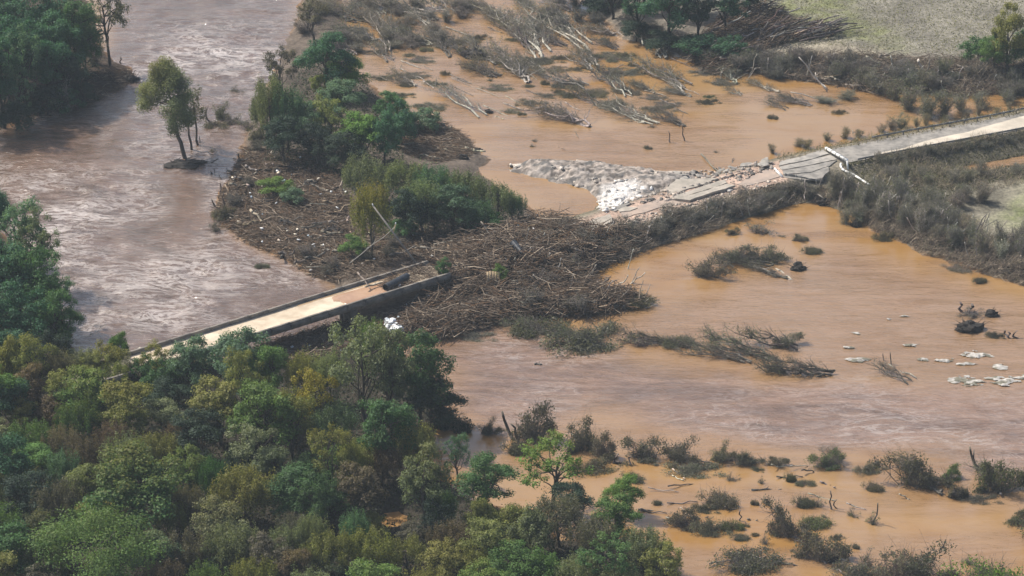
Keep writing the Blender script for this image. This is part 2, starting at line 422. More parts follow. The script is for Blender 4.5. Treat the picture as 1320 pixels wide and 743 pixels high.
def number(lab, v):
    n = len(v); v.sort(key=lambda a: a[0][0])
    for k, (p, o) in enumerate(v):
        if n == 1: w = ''
        elif n == 2: w = ', left one' if k == 0 else ', right one'
        else: w = ', leftmost' if k == 0 else ', rightmost' if k == n - 1 else ', ' + ORDS[k] + ' from left'
        o['label'] = lab + w
def finish_labels():
    by = {}
    for o, p in REG: by.setdefault(o['label'], []).append((p, o))
    for lab, v in by.items():
        n = len(v)
        if n < 2: continue
        if n > 24: continue
        if n > 12:
            v.sort(key=lambda a: a[0][1]); parts = [(', farther row', v[:n // 2]), (', nearer row', v[n // 2:])]
        else: parts = [('', v)]
        for pre, vv in parts: number(lab + pre, vv)

# ------------------------------------------------------------------ the ground and the water
def axis(a, b, step, far):
    inner = np.arange(a, b + step / 2, step); out = [inner]
    e = [b + step * 4, b + step * 12, b + 40, b + 90, b + 180, b + 400, b + 1000, far]
    f = [a - step * 4, a - step * 12, a - 40, a - 90, a - 180, a - 400, a - 1000, -far]
    return np.concatenate([np.array(sorted(f)), inner, np.array(e)])
def grid_mesh(name, xs, ys, zf, mat, attrs):
    X, Y = np.meshgrid(xs, ys); Z = zf(X, Y); nx, ny = len(xs), len(ys)
    i = (np.arange(ny - 1)[:, None] * nx + np.arange(nx - 1)[None]).ravel()
    F = np.stack([i, i + 1, i + nx + 1, i + nx], 1)
    V = np.stack([X.ravel(), Y.ravel(), Z.ravel()], 1)
    return mesh_np(name, V, [F], mat, {k: f(X.ravel(), Y.ravel()) for k, f in attrs.items()}, True)
FIELD_R = poly_px([(1240,312),(1262,296),(1280,262),(1296,240),(1340,236),(1480,236),(1480,345),(1340,318),(1300,308)], 1.2)
FIELD_PATCH = poly_px([(1195,250),(1250,243),(1290,238),(1290,262),(1262,285),(1215,262)], 1.2)
GREEN_R = poly_px([(1285,286),(1302,262),(1340,252),(1480,260),(1480,320),(1330,306)], 1.2)
SAND_T = poly_px([(960,78),(1000,50),(1040,48),(1085,52),(1130,66),(1110,84),(1040,72),(990,88)], 1.8)
GREEN_T = poly_px([(985,-20),(1010,10),(1040,30),(1090,48),(1150,60),(1160,40),(1110,10),(1100,-60)], 1.8)
ROADCUT = poly_px([(1010,205),(1012,235),(940,250),(860,272),(790,296),(740,300),(745,285),(800,262),(850,240),(900,226),(960,215)], 2.3)
def soil(X, Y):
    n = fbm(X * .12, Y * .12, 21)[:, None]; nf = fbm(X * .7, Y * .7, 33)[:, None]
    c = np.broadcast_to(np.array([.30, .17, .08]), (len(X), 3)).copy()
    def put(mask, col): 
        nonlocal c
        c = c * (1 - mask[:, None]) + np.asarray(col) * mask[:, None]
    def inside(poly, w=1.5): return sstep(-w, w, sdf(poly, X, Y) + (n[:, 0] - .5) * w * 3)
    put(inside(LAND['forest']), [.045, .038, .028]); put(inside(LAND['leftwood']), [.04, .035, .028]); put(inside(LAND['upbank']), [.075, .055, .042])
    put(inside(LAND['wrack']), [.115, .093, .075]); put(inside(LAND['rightbank']), [.105, .095, .072]); put(inside(LAND['topfield']), [.16, .14, .115])
    put(inside(LAND['spit'], 1.0), [.46, .41, .36])
    top = sstep(0, 6, sdf(LAND['topfield'], X, Y) - 13 + 8 * (n[:, 0] - .5)); put(top, [.215, .20, .165])
    put(inside(SAND_T, 3), [.31, .275, .21]); put(inside(GREEN_T, 6) * (.35 + .6 * sstep(.4, .6, nf[:, 0])), [.17, .18, .085])
    put(inside(FIELD_R, 2), [.26, .24, .18]); put(inside(FIELD_PATCH, 2) * .6, [.24, .22, .17]); put(inside(GREEN_R, 3) * (.4 + .5 * sstep(.4, .6, nf[:, 0])), [.16, .18, .075])
    dr = dline(ROAD2, X, Y)
    put(1 - sstep(9, 13, dr + (nf[:, 0] - .5) * 3), [.14, .125, .09])
    put(1 - sstep(4.4, 7.5, dr + (nf[:, 0] - .5) * 3), [.20, .175, .135])
    put((1 - sstep(3.6, 5.4, dr + (nf[:, 0] - .5) * 2.5)) * inside(ROADCUT, 1.5), [.43, .315, .25])
    return c * (.72 + .56 * n) * (.8 + .4 * nf)
GX = axis(-150, 150, 1.0, 6000); GY = axis(-135, 215, 1.0, 6000)
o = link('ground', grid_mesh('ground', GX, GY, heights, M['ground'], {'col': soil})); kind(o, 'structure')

RIVER = poly_px([(-200,560),(-200,120),(120,120),(150,60),(120,-80),(392,-80),(380,40),(335,150),(305,200),(290,260),(310,310),(350,330),(390,352),(425,375),(430,440),(160,470)])
FLOW = poly_px([(480,450),(560,442),(640,432),(760,440),(860,462),(980,478),(1100,490),(1200,497),(1330,490),(1500,490),(1500,640),(1320,620),(1240,592),(1120,590),(1000,588),(900,570),(760,540),(640,545),(590,535),(560,480)])
CALMFLOW = poly_px([(760,412),(900,370),(1000,330),(1080,310),(1180,350),(1500,400),(1500,520),(1000,500),(820,470)])
FLOW2 = poly_px([(620,520),(760,520),(900,560),(1100,580),(1500,600),(1500,680),(1200,650),(1000,620),(800,590),(640,560)])
POND = poly_px([(640,160),(780,170),(900,195),(760,205),(690,225),(760,255),(740,280),(640,235)])
FOAMB = [(265,70,110,26,1.15),(205,150,45,45,1.0),(330,85,60,22,.9),(130,245,90,40,.55),(70,300,50,90,.9),(150,400,110,50,.75),(250,330,140,60,.5),(260,195,35,30,.5),
         (320,140,45,40,.15),(240,262,26,42,-.85),(110,215,70,18,-.45),(240,15,120,18,-.3),(60,175,80,16,-.5),(300,235,20,22,.35),(350,325,60,18,-.3)]
def watercol(X, Y):
    n = fbm(X * .06, Y * .06, 41)
    riv = sstep(-4, 4, sdf(RIVER, X, Y) + (n - .5) * 6)
    turb = np.maximum(riv, sstep(-8, 8, sdf(FLOW, X, Y) + (n - .5) * 16))
    turb = np.maximum(turb, .55 * sstep(-9, 9, sdf(CALMFLOW, X, Y) + (n - .5) * 12))
    turb = np.maximum(turb, .5 * sstep(-6, 6, sdf(FLOW2, X, Y) + (n - .5) * 10))
    turb = np.maximum(turb, .45 * sstep(-6, 6, sdf(POND, X, Y) + (n - .5) * 10))
    pn = fbm(X * .035, Y * .11, 43); turb = np.maximum(turb, .10 + .35 * sstep(.48, .68, pn))
    foam = riv * .36 + (1 - riv) * sstep(.45, 1, turb) * .26 + (1 - riv) * turb * .04
    dep = (Y - CAMY) * CP + CAMZ * SP
    px = 660 + 660 * X / dep / TX; py = 371.5 - 660 * (Y - CAMY) * SP / dep / TX + 660 * CAMZ * CP / dep / TX
    for (x, y, a, b, w) in FOAMB:
        foam = foam + riv * w * .75 * np.exp(-((px - x) / a) ** 2 - ((py - y) / b) ** 2)
    for (x, y, a, b, w) in ((690,468,90,14,.22),(1180,555,130,14,.2),(1280,570,50,8,.3),(1100,490,40,6,.3)):
        foam = foam + w * np.exp(-((px - x) / a) ** 2 - ((py - y) / b) ** 2)
    d = sdf(LAND['wrack'], X, Y); foam = foam + riv * np.exp(-(d / 1.2) ** 2) * .35
    red = np.exp(-((px - 240) / 24) ** 2 - ((py - 262) / 40) ** 2) + .8 * np.exp(-((px - 100) / 70) ** 2 - ((py - 215) / 16) ** 2) + .35 * np.exp(-((px - 260) / 110) ** 2 - ((py - 12) / 22) ** 2)
    return np.stack([np.clip(turb, 0, 1), np.clip(riv * (1 - .6 * red), 0, 1), np.clip(foam, 0, 1.6)], 1)
def waterz(X, Y):
    c = watercol(X.ravel(), Y.ravel()); t = c[:, 0].reshape(X.shape); r = c[:, 1].reshape(X.shape); f = c[:, 2].reshape(X.shape)
    n = fbm(X * .22, Y * .3, 51, 3) - .5; n2 = 1 - np.abs(fbm(X * .13 + n, Y * .17, 57, 3) - .5) * 5
    return t * (.35 + .5 * r) * n * .9 + r * np.clip(f, 0, 1) * .45 * np.clip(n2, 0, 1)
WX = axis(-150, 150, .75, 6000); WY = axis(-135, 215, .75, 6000)
o = link('water', grid_mesh('water', WX, WY, waterz, M['water'], {'water': watercol})); kind(o, 'structure')

# ------------------------------------------------------------------ the road: sheet, silt, broken slabs
def offset_line(pts, d):
    out = []
    for i, p in enumerate(pts):
        a = pts[max(i - 1, 0)]; b = pts[min(i + 1, len(pts) - 1)]
        t = (b - a); t.z = 0; t.normalize(); out.append(Vector((p.x + t.y * d, p.y - t.x * d, p.z)))
    return out
def ribbon(pts, offs, z, mat, name, wob=0.0, seed=0):
    cols = []
    for j, d in enumerate(offs):
        cols.append([(q.x, q.y, z(q, d)) for q in offset_line(pts, d)])
    V = []; n = len(pts); rr = random.Random(seed)
    for j, c in enumerate(cols):
        for q in c:
            w = rr.uniform(-wob, wob) if j in (0, len(cols) - 1) else 0
            V.append((q[0] + w * .5, q[1] + w, q[2]))
    F = [(j * n + i, j * n + i + 1, (j + 1) * n + i + 1, (j + 1) * n + i) for j in range(len(cols) - 1) for i in range(n - 1)]
    me = mesh_np(name, V, [np.array(F)[:, ::-1]], mat)
    return me
cut = next(i for i, p in enumerate(ROAD) if px_of(p)[0] < 1078)
INTACT = ROAD[:cut]
road = link('road', ribbon(INTACT, [-3.5, -1.5, 0, 1.5, 3.5], lambda q, d: ROADZ + .08 - abs(d) * .012, M['asphalt'], 'road', .25, 3)); kind(road, 'structure')
def siltsheet(pts, offs, z, name, mat, seed):
    V = []; n = len(pts); o2 = offs
    lines = [offset_line(pts, d) for d in o2]
    for j, l in enumerate(lines):
        for q in l:
            e = (vnoise(q.x * .25, q.y * .25, seed + j) - .5) * (1.3 if j in (0, len(o2) - 1) else .4)
            a = Vector((q.x, q.y)); V.append((q.x, q.y + e, z + (0 if j in (0, len(o2) - 1) else .03)))
    for i in range(n):
        f = min(1.0, (n - 1 - i) / 22 + .02); m0 = V[(len(o2) - 1) * n + i]
        for j in range(len(o2)):
            q = V[j * n + i]; V[j * n + i] = (m0[0] + (q[0] - m0[0]) * f, m0[1] + (q[1] - m0[1]) * f, q[2])
    F = [(j * n + i, (j + 1) * n + i, (j + 1) * n + i + 1, j * n + i + 1) for j in range(len(o2) - 1) for i in range(n - 1)]
    return mesh_np(name, V, [np.array(F)], mat, smooth=True)
mi = next(i for i, p in enumerate(ROAD) if px_of(p)[0] < 1095)
kind(link('silt_deposit', siltsheet(ROAD[:mi], [1.6, .2, -2.2, -3.3], ROADZ + .085, 'silt_deposit', surf('road_silt', (.42, .375, .31), (.62, .55, .45), .25, .9, .3, .03), 5), road), 'structure')

def slab(pts, z, thick, mat, name='asphalt_slab', tilt=(0, 0), parent=road):
    q = [P(x, y, z) for x, y in pts]; c = sum(q, Vector()) / len(q)
    top = [Vector((p.x, p.y, z + (p.x - c.x) * tilt[0] + (p.y - c.y) * tilt[1] + R(-.04, .04))) for p in q]
    # split edges so that they read as torn
    fine = []
    for i, a in enumerate(top):
        b = top[(i + 1) % len(top)]
        n = max(1, int((b - a).length / 1.2))
        for k in range(n):
            t = k / n; v = a.lerp(b, t)
            if k: v += Vector((R(-.18, .18), R(-.18, .18), 0))
            fine.append(v)
    n = len(fine); area = sum(fine[i].x * fine[(i + 1) % n].y - fine[(i + 1) % n].x * fine[i].y for i in range(n))
    if area < 0: fine.reverse()
    V = [tuple(v) for v in fine] + [(v.x, v.y, v.z - thick) for v in fine]
    me = bpy.data.meshes.new(name)
    me.from_pydata(V, [], [list(range(n)), list(range(2 * n - 1, n - 1, -1))] + [(i, i + n, (i + 1) % n + n, (i + 1) % n) for i in range(n)])
    me.materials.append(mat)
    return link(name, me, parent)
pinkdirt = surf('dirt_covered_asphalt', (.30, .25, .215), (.42, .33, .27), .5, .95, .3, .04)
for pts, z, th, mt, tl in [
    ([(1006,207.5),(1030,202.5),(1060,193.5),(1069,198),(1040,206),(1004,213.5)], 2.42, .3, 'asphalt', (0, .01)),
    ([(1004,215),(1040,207.5),(1070,199.5),(1079,205.5),(1050,211.5),(1008,219)], 2.38, .3, 'asphalt', (.01, -.02)),
    ([(1009,220.5),(1050,213),(1079,206.8),(1070,213.5),(1046,221.5),(1010,225)], 2.44, .3, 'asphalt', (-.01, .02)),
    ([(1010,226.5),(1045,223),(1068,215.5),(1069,221),(1060,229.5),(1038,231.5),(1012,228.5)], 2.34, .3, 'asphalt', (0, .04)),
    ([(866,252.5),(910,239),(934,233),(937,236.5),(905,246),(872,254.6)], 2.75, .35, 'slabtop', (.01, .05)),
    ([(872,255.5),(905,247),(937,237.4),(948,239.5),(920,247.5),(889,257.5)], 2.8, .4, 'slabtop', (.0, .03)),
    ([(872,231),(926,230),(905,238.4),(866,250.5),(858,243)], 2.4, .3, 'slabtop', (0, 0)),
    ([(754,286),(786,277),(789,286),(775,291.5),(762,296)], 2.55, .4, 'slabtop', (.03, .02)),
    ([(797,270.5),(806,266),(822,268),(812,271.5),(799,273)], 2.5, .25, 'slabtop', (0, 0)),
    ([(786,270),(800,264),(814,262),(806,266),(793,272)], 2.45, .25, 'asphalt', (.05, 0)),
]:
    slab(pts, z, th, M[mt], 'asphalt_slab', tl)
slab([(950,237.5),(985,219),(1002,221),(1007,227),(985,234),(960,240)], 2.36, .2, pinkdirt, 'asphalt_slab', (0, 0))
slab([(800,274),(850,256),(866,258),(880,261),(840,271),(803,281)], 2.34, .15, pinkdirt, 'asphalt_slab', (0, 0))

def guardrail(pts, label, sag=0.0):
    root = empty('guardrail', pts[0]); tag(root, label, 'guardrail', px=px_of(pts[len(pts) // 3]))
    base = Vector(pts[0]); mb = MB()
    for a, b in zip(pts[:-1], pts[1:]):
        a = a - base; b = b - base; d = (b - a).normalized(); s = Vector((-d.y, d.x, 0))
        for zz, hh, of in ((.74, .055, .0), (.62, .06, .05), (.5, .055, .0)):
            m = (a + b) / 2 + Vector((0, 0, zz)) + s * of
            mb.box(m, d * ((b - a).length / 2 + .01), s * .035, (0, 0, hh))
    link('rail', mb.mesh('rail', M['steel']), root)
    pm = MB().box((0, 0, .35), (.09, 0, 0), (0, .11, 0), (0, 0, .5)).box((0, .1, .62), (.06, 0, 0), (0, .06, 0), (0, 0, .15)).mesh('post', M['steel'])
    L = 0
    for a, b in zip(pts[:-1], pts[1:]):
        L += (b - a).length
        if L > 1.9:
            L = 0; link('post', pm, root, loc=a - base, rot=(0, 0, math.atan2(b.y - a.y, b.x - a.x)))
def at_road(p, d, z): 
    q = offset_line(ROAD, d); return [Vector((v.x, v.y, z)) for v in q]
near = [v for v, c in zip(at_road(ROAD, -4.1, ROADZ - .05), ROAD) if px_of(v)[0] > 1096]
farr = [v for v, c in zip(at_road(ROAD, 4.1, ROADZ - .05), ROAD) if px_of(v)[0] > 1118]
guardrail(near, 'long steel guardrail with dark posts along the near edge of the intact road')
guardrail(farr, 'long steel guardrail along the far edge of the intact road')
guardrail([P(x, y, z) for x, y, z in ((1012,229,2.0),(1026,231.5,1.85),(1040,234.5,1.7),(1052,236.5,1.6),(1062,237.5,1.5))], 'short sagging guardrail under the cracked road edge')

def along(mb, pts, r, n=8, col=(1, 1, 1)):
    for a, b in zip(pts[:-1], pts[1:]): mb.sticks([a], [b], r, r, n, col)
    return mb
b0 = P(1064.5, 191, 2.7); b1 = P(1092, 207, 3.5)
rt = empty('white_railing', P(1092, 221, 1.3)); bs = rt.location
tag(rt, 'bent white metal frame with a beam lying across the torn road edge', 'railing')
def rel(p): return Vector(p) - bs
d = (b1 - b0); sdv = Vector((-d.y, d.x, 0)).normalized()
mb = MB().box((rel(b0) + rel(b1)) / 2, d / 2, sdv * .22, (0, 0, .22))
link('beam', mb.mesh('beam', M['paint']), rt)
cm = MB().box((0, 0, 0), d.normalized() * .12, sdv * .26, (0, 0, .26)).mesh('collar', M['steel'])
for t in (.1, .3, .5, .7, .9): link('collar', cm, rt, loc=rel(b0).lerp(rel(b1), t))
link('strut', MB().box((rel(b1) + rel(P(1093, 220, 1.9))) / 2, (.16, 0, 0), (0, .16, 0), (rel(b1) - rel(P(1093, 220, 1.9))) / 2).mesh('strut', M['paint']), rt)
link('curved_rail', along(MB(), [rel(P(x, y, z)) for x, y, z in ((1084,211,2.6),(1083.5,214,2.4),(1085.5,218,2.2),(1090,221,2.0),(1097,223.5,1.9),(1103,227,1.9),(1112,233,1.8),(1120,238,1.8))], .2).mesh('curved_rail', M['paint']), rt)
a0, a1 = P(998.5, 217.5, 3.0), P(1008.5, 228.5, 2.3)
rt = empty('white_post', a1); tag(rt, 'white post leaning at the left end of the cracked asphalt', 'post')
link('shaft', MB().sticks([a0 - a1], [(0, 0, 0)], .2, .26, 8).mesh('shaft', M['paint']), rt)
link('bracket', MB().box((a0 - a1) * .8, (.3, 0, 0), (0, .1, 0), (0, 0, .18)).mesh('bracket', M['steel']), rt)

# ------------------------------------------------------------------ the bridge
BZ = 4.9
F0, F1 = P(154, 457, BZ), P(547, 337, BZ)
e = (F1 - F0).normalized(); nrm = Vector((e.y, -e.x, 0)); up = Vector((0, 0, 1))
wid = (P(370, 417, BZ) - F0).dot(nrm); BL = (F1 - F0).length
bridge = empty('road_bridge', F0 + up * (-BZ)); bo = bridge.location
tag(bridge, 'concrete road bridge coated in pale dried mud, ending in the debris', 'bridge', px=(360, 400))
def bp(s, t, z): return e * s + nrm * t + up * z            # along, across, height: in the bridge's own axes
ux, uy = e, nrm
def bbox(mb, s0, s1, t0, t1, z0, z1, col=(1, 1, 1)):
    return mb.box(bp((s0 + s1) / 2, (t0 + t1) / 2, (z0 + z1) / 2), ux * (s1 - s0) / 2, uy * (t1 - t0) / 2, up * (z1 - z0) / 2, col)
S0, S1 = -16.0, BL + .6
link('deck', bbox(MB(), S0, S1, .0, wid, 3.85, 4.2).mesh('deck', M['concrete']), bridge)
pl = 3.6; k = 0; s = S0
capm = None
while s < S1 - .5:
    s2 = min(s + pl, S1)
    for t0 in (-.05, wid - .27):
        
        mb = MB(); bbox(mb, s + .02, s2 - .02, t0, t0 + .32, 3.5 if t0 < 0 else 3.6, 4.72)
        bbox(mb, s + .02, s2 - .02, t0 - .05, t0 + .37, 4.723 + R(-.01, .01), 4.88 + R(-.02, .02))
        bbox(mb, s + .06, s + .34, t0 - .045, t0 + .365, 4.2, 4.72)
        link('parapet_panel', mb.mesh('parapet_panel', M['oldconcrete']), bridge)
    s = s2
for t in (1.8, wid * .42, wid * .58, wid - 1.8):
    mb = MB(); bbox(mb, S0, S1 - .3, t - .28, t + .28, 3.25, 3.847); bbox(mb, S0, S1 - .3, t - .42, t + .42, 3.05, 3.252)
    link('girder', mb.mesh('girder', M['oldconcrete']), bridge)
for s in (-4, BL * .33, BL * .69, BL * .98):
    mb = MB(); bbox(mb, s - .6, s + .6, 1.0, wid - 1.0, 1.9, 3.045)
    pr = link('pier', mb.mesh('pier', M['oldconcrete']), bridge)
    for t in (1.8, wid / 2, wid - 1.8):
        link('column', MB().sticks([bp(s, t, -2)], [bp(s, t, 1.897)], .45, .45, 12).mesh('column', M['oldconcrete']), pr)
# dried mud on the deck: a sheet with ruts and a wet patch
def mudsheet(s0, s1, t0, t1, z, amp, seed, ns, nn, edge=.0):
    V = []; F = []
    for i in range(ns + 1):
        for j in range(nn + 1):
            s = s0 + (s1 - s0) * i / ns; t = t0 + (t1 - t0) * j / nn
            h = amp * (fbm(np.array([s * .25]), np.array([t * .9]), seed)[0] - .35)
            w = 0
            if edge: 
                if j in (0, nn): w = (vnoise(s * .35, j, seed) - .5) * edge
                if i in (0, ns): s += (vnoise(t * .8, i, seed) - .5) * edge * 2.5
            V.append(bp(s, t + w, z + max(h, -.02) - (.2 if edge and (j in (0, nn) or i in (0, ns)) else 0)))
    for i in range(ns):
        for j in range(nn): F.append((i * (nn + 1) + j, i * (nn + 1) + j + 1, (i + 1) * (nn + 1) + j + 1, (i + 1) * (nn + 1) + j))
    return np.array(V), np.array(F)[:, ::-1]
V, F = mudsheet(S0, S1 - .1, .275, wid - .275, 4.23, .16, 61, 120, 12)
link('mud_layer', mesh_np('mud_layer', V, [F], M['silt'], smooth=True), bridge)
V, F = mudsheet(BL * .66, BL * .9, .8, wid - .5, 4.335, .02, 63, 40, 6, .9)
wet = surf('wet_mud', (.34, .20, .12), (.46, .30, .20), .3, .2, .1, .02, spec=.5)
link('brown_patch', mesh_np('brown_patch', V, [F], wet, smooth=True), bridge)
V, F = mudsheet(BL * .55, BL * .97, .28, 1.2, 4.33, .02, 64, 40, 3, .5)  # browner strip of sand along the far parapet
link('brown_patch', mesh_np('brown_patch', V, [F], surf('brown_sand', (.40, .27, .15), (.52, .37, .23), .4, .5, .1, .02), smooth=True), bridge)
for nm_, px_, py_ in (('the muddy bridge', 330, 400), ("the bridge's broken end", 560, 350), ('the white tank', 507, 421), ('the wooden board', 636, 365),
    ('the debris pipe', 668, 335), ('the yellow-topped tree', 480, 280), ('the leaning river trees', 232, 170), ("the road's broken end", 765, 292), ('the white rocks', 795, 250), ('the lifted slab', 910, 248),
    ('the white frame', 1085, 210), ('the intact road', 1230, 178), ('the guardrail pool', 1270, 208), ('the big driftwood pile', 985, 45), ('the grey field', 1180, 40),
    ('the tall narrow tree', 1290, 80), ('the broad root wad', 1252, 418), ('the white litter mats', 1255, 485), ('the leaning drowned tree', 1185, 610), ('the split-trunk bush', 1282, 610),
    ('the yellow-green tree', 400, 520), ('the forest pool', 507, 670), ('the bottom left corner', 40, 720), ('the lower left edge', 10, 560), ('the broad fresh-green tree', 122, 710), ('the bronze-topped tree', 180, 620),
    ('the near left bank', 30, 380), ('the upstream bank', 60, 110), ('the bare tall tree', 141, 60), ('the pale spit', 690, 220), ('the orange pond clump', 950, 340),
    ('the long felled trunk', 1020, 485), ('the curved driftwood', 875, 612), ('the sparse sunlit tree', 712, 600), ('the round drowned bush', 929, 580), ('the grassy debris tip', 800, 395),
    ('the long pale trunk', 600, 125), ('the dark root tangle', 612, 70), ('the far dark wood', 850, 40), ('the blue-green trees', 290, 480), ('the tall grey-green tree', 480, 470),
    ('the white broken trunk', 1190, 90), ('the right edge', 1310, 330), ('the low green bush', 352, 242), ('the river debris', 340, 300), ('the bridge underside', 460, 420), ('the top edge', 500, 8), ('the muddy shoals', 1100, 690)):
    LANDMARKS.append((nm_, px_, py_))

# ------------------------------------------------------------------ plant prototypes (metres; shared meshes, each plant its own object)
def rdir(rng, n):
    d = rng.normal(size=(n, 3)); return d / np.linalg.norm(d, axis=1, keepdims=True)
def limb(mb, rng, p, q, r0, r1, seg=4, wob=.08, n=6):
    p = np.array(p, float); q = np.array(q, float); L = np.linalg.norm(q - p); pts = [p]
    for k in range(1, seg + 1):
        t = k / seg; pts.append(p + (q - p) * t + (rng.normal(size=3) * wob * L * (t < 1)))
    rr = np.linspace(r0, r1, seg + 1)
    mb.sticks(np.array(pts[:-1]), np.array(pts[1:]), rr[:-1], rr[1:], n, (1, 1, 1), cap=False)
    return pts
def tree_proto(seed, form, H=14., Wd=10., nclump=34, per=190, leaf=.42, cb=.04):
    rng = np.random.default_rng(seed); tr = MB(); cr = MB()
    R0 = Wd / 2; zc = H * (.5 + cb * .5); hz_ = H * (1 - cb) / 2
    cen = []; rad = []; NL = {'round': 8, 'oval': 9, 'loose': 8, 'spread': 12}.get(form, 0); lobes = []
    for k in range(NL):
        a = k * 2.4 + rng.uniform(-.4, .4); zf = -.55 + 1.5 * (k + .5) / NL; rr_ = R0 * (.62 if form != 'spread' else .8) * math.sqrt(max(.05, 1 - max(zf, -.2) ** 2)) * rng.uniform(.75, 1.1)
        lobes.append((np.array([math.cos(a) * rr_, math.sin(a) * rr_, (H * .62 + zf * H * .2) if form == 'spread' else zc + zf * hz_ * .78]), R0 * rng.uniform(.36, .56) * (.8 if form == 'spread' else 1)))
    for k in range(nclump):
        d = rdir(rng, 1)[0]
        if d[2] < -.55: d[2] *= -.6
        f = rng.uniform(.5, .86)
        if form == 'oval': c = np.array([d[0] * R0 * f * .9, d[1] * R0 * f * .9, zc + d[2] * hz_ * f])
        elif form == 'plume': c = np.array([d[0] * R0 * f, d[1] * R0 * f, zc + d[2] * hz_ * .55 * f])
        elif form == 'spread': c = np.array([d[0] * R0 * f * 1.1, d[1] * R0 * f * 1.1, H * .62 + d[2] * H * .24 * f])
        else: c = np.array([d[0] * R0 * f, d[1] * R0 * f, zc + d[2] * hz_ * f])
        if NL and k % 8:
            lc, lr = lobes[k % NL]; dd = rdir(rng, 1)[0]; dd[2] = dd[2] if dd[2] > -.4 else -dd[2]; c = lc + dd * lr * rng.uniform(.5, .95) * np.array([1, 1, .85])
        cen.append(c); rad.append(R0 * rng.uniform(.17, .32) * (1 if form != 'loose' else .72))
    cen = np.array(cen); rad = np.array(rad)
    for c, r in zip(cen, rad):
        n = int(per * (r / (R0 * .32)) ** 1.6)
        d = rdir(rng, n); u = rng.uniform(size=(n, 1)) ** .45
        st = np.array([1, 1, .8]) if form not in ('plume',) else np.array([.62, .62, 1.9])
        p = c + d * r * u * st * (1 + .25 * rng.normal(size=(n, 1)) * .5)
        if form == 'plume': p[:, 2] += np.abs(rng.normal(size=n)) * .4
        nn = d + np.array([0, 0, .55]) + rng.normal(size=(n, 3)) * .55
        if form == 'plume': nn = d * np.array([1, 1, .25]) + rng.normal(size=(n, 3)) * .4
        keep = p[:, 2] > .25
        p, nn = p[keep], nn[keep]; m = len(p)
        tip = np.clip((p[:, 2] - zc) / hz_ * .9 + .1 + rng.normal(size=m) * .18, 0, 1) ** 1.3  # higher leaves go yellower: real yellowing plus sunlit tops painted in
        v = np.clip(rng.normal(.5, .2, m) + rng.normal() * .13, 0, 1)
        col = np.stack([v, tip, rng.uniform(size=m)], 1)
        cr.leaves(p, nn, leaf * rng.uniform(.6, 1.35, m), .62 if form != 'plume' else .4, col, rng)
    # trunk and limbs
    top = np.array([rng.normal() * .5, rng.normal() * .5, H * .62])
    tp = limb(tr, rng, (0, 0, -.6), top, H * .022 + .05, H * .009, 6, .015, 7)
    for c in cen[rng.permutation(nclump)[:16]]:
        a = tp[rng.integers(2, len(tp))] if c[2] > H * .35 else tp[rng.integers(1, 3)]
        limb(tr, rng, a, c, H * .009, H * .003, 4, .05, 5)
    return {'trunk': tr.mesh('trunk', M['wood']), 'crown': cr.mesh('crown', M['leaf'], 'leaf'), 'H': H, 'W': Wd}
TREES = {
 'round': [tree_proto(s, 'round', nclump=62, per=250, leaf=.35) for s in (1, 2, 3)],
 'oval': [tree_proto(s, 'oval', Wd=8.5, nclump=54, per=230, leaf=.33) for s in (4, 5)],
 'plume': [tree_proto(s, 'plume', H=10, Wd=9, nclump=54, per=250, leaf=.30, cb=.0) for s in (6, 7, 8)],
 'loose': [tree_proto(s, 'loose', nclump=58, per=180, leaf=.33, cb=.06) for s in (9, 10, 11)],
 'spread': [tree_proto(s, 'spread', H=13, Wd=14, nclump=80, per=300, leaf=.26, cb=.2) for s in (12, 13)],
 'low': [tree_proto(s, 'round', H=5, Wd=7, nclump=44, per=210, leaf=.27, cb=.0) for s in (14, 15, 16)],
}
def bare_proto(seed, H=6., Wd=6., stems=10, twigs=34, pale=True):
    rng = np.random.default_rng(seed); br = MB(); tw = MB(); lf = MB()
    for k in range(stems):
        a = rng.uniform(0, 2 * np.pi); sp = rng.uniform(.15, 1) * Wd * .45; h = H * rng.uniform(.55, 1.0)
        b = np.array([np.cos(a), np.sin(a), 0]) * sp * .25
        e2 = np.array([np.cos(a) * sp, np.sin(a) * sp, h])
        pts = limb(br, rng, b - np.array([0, 0, .4]), e2, rng.uniform(.05, .11), .025, 4, .06, 4)
        for j in range(twigs):
            i = rng.integers(1, 5); f = rng.uniform()
            p = pts[i - 1] * (1 - f) + pts[i] * f
            d = (e2 - b) / np.linalg.norm(e2 - b) + rng.normal(size=3) * .6 + np.array([0, 0, .15]); d /= np.linalg.norm(d)
            L = rng.uniform(.5, 1.7) * H / 6
            m_ = p + d * L * .55 + rng.normal(size=3) * .1; q = p + d * L + np.array([0, 0, -.1]) + rng.normal(size=3) * .2
            tw.sticks([p, m_], [m_, q], [.028, .02], [.02, .010], 3, (1, 1, 1), cap=False)
            for _ in range(3):
                d2 = d + rng.normal(size=3) * .7; tw.sticks([m_], [m_ + d2 / np.linalg.norm(d2) * L * .5], .016, .008, 3, (1, 1, 1), cap=False)
            n = 5
            lf.leaves(q + rng.normal(size=(n, 3)) * .28, rng.normal(size=(n, 3)), .26, .5, np.stack([rng.uniform(size=n), np.full(n, .2), rng.uniform(size=n)], 1), rng)
    return {'branches': br.mesh('branches', M['wood']), 'twigs': tw.mesh('twigs', M['wood']), 'leaves': lf.mesh('leaves', M['leaf'], 'leaf'), 'H': H, 'W': Wd}
BARE = [bare_proto(s) for s in (21, 22, 23, 24)]
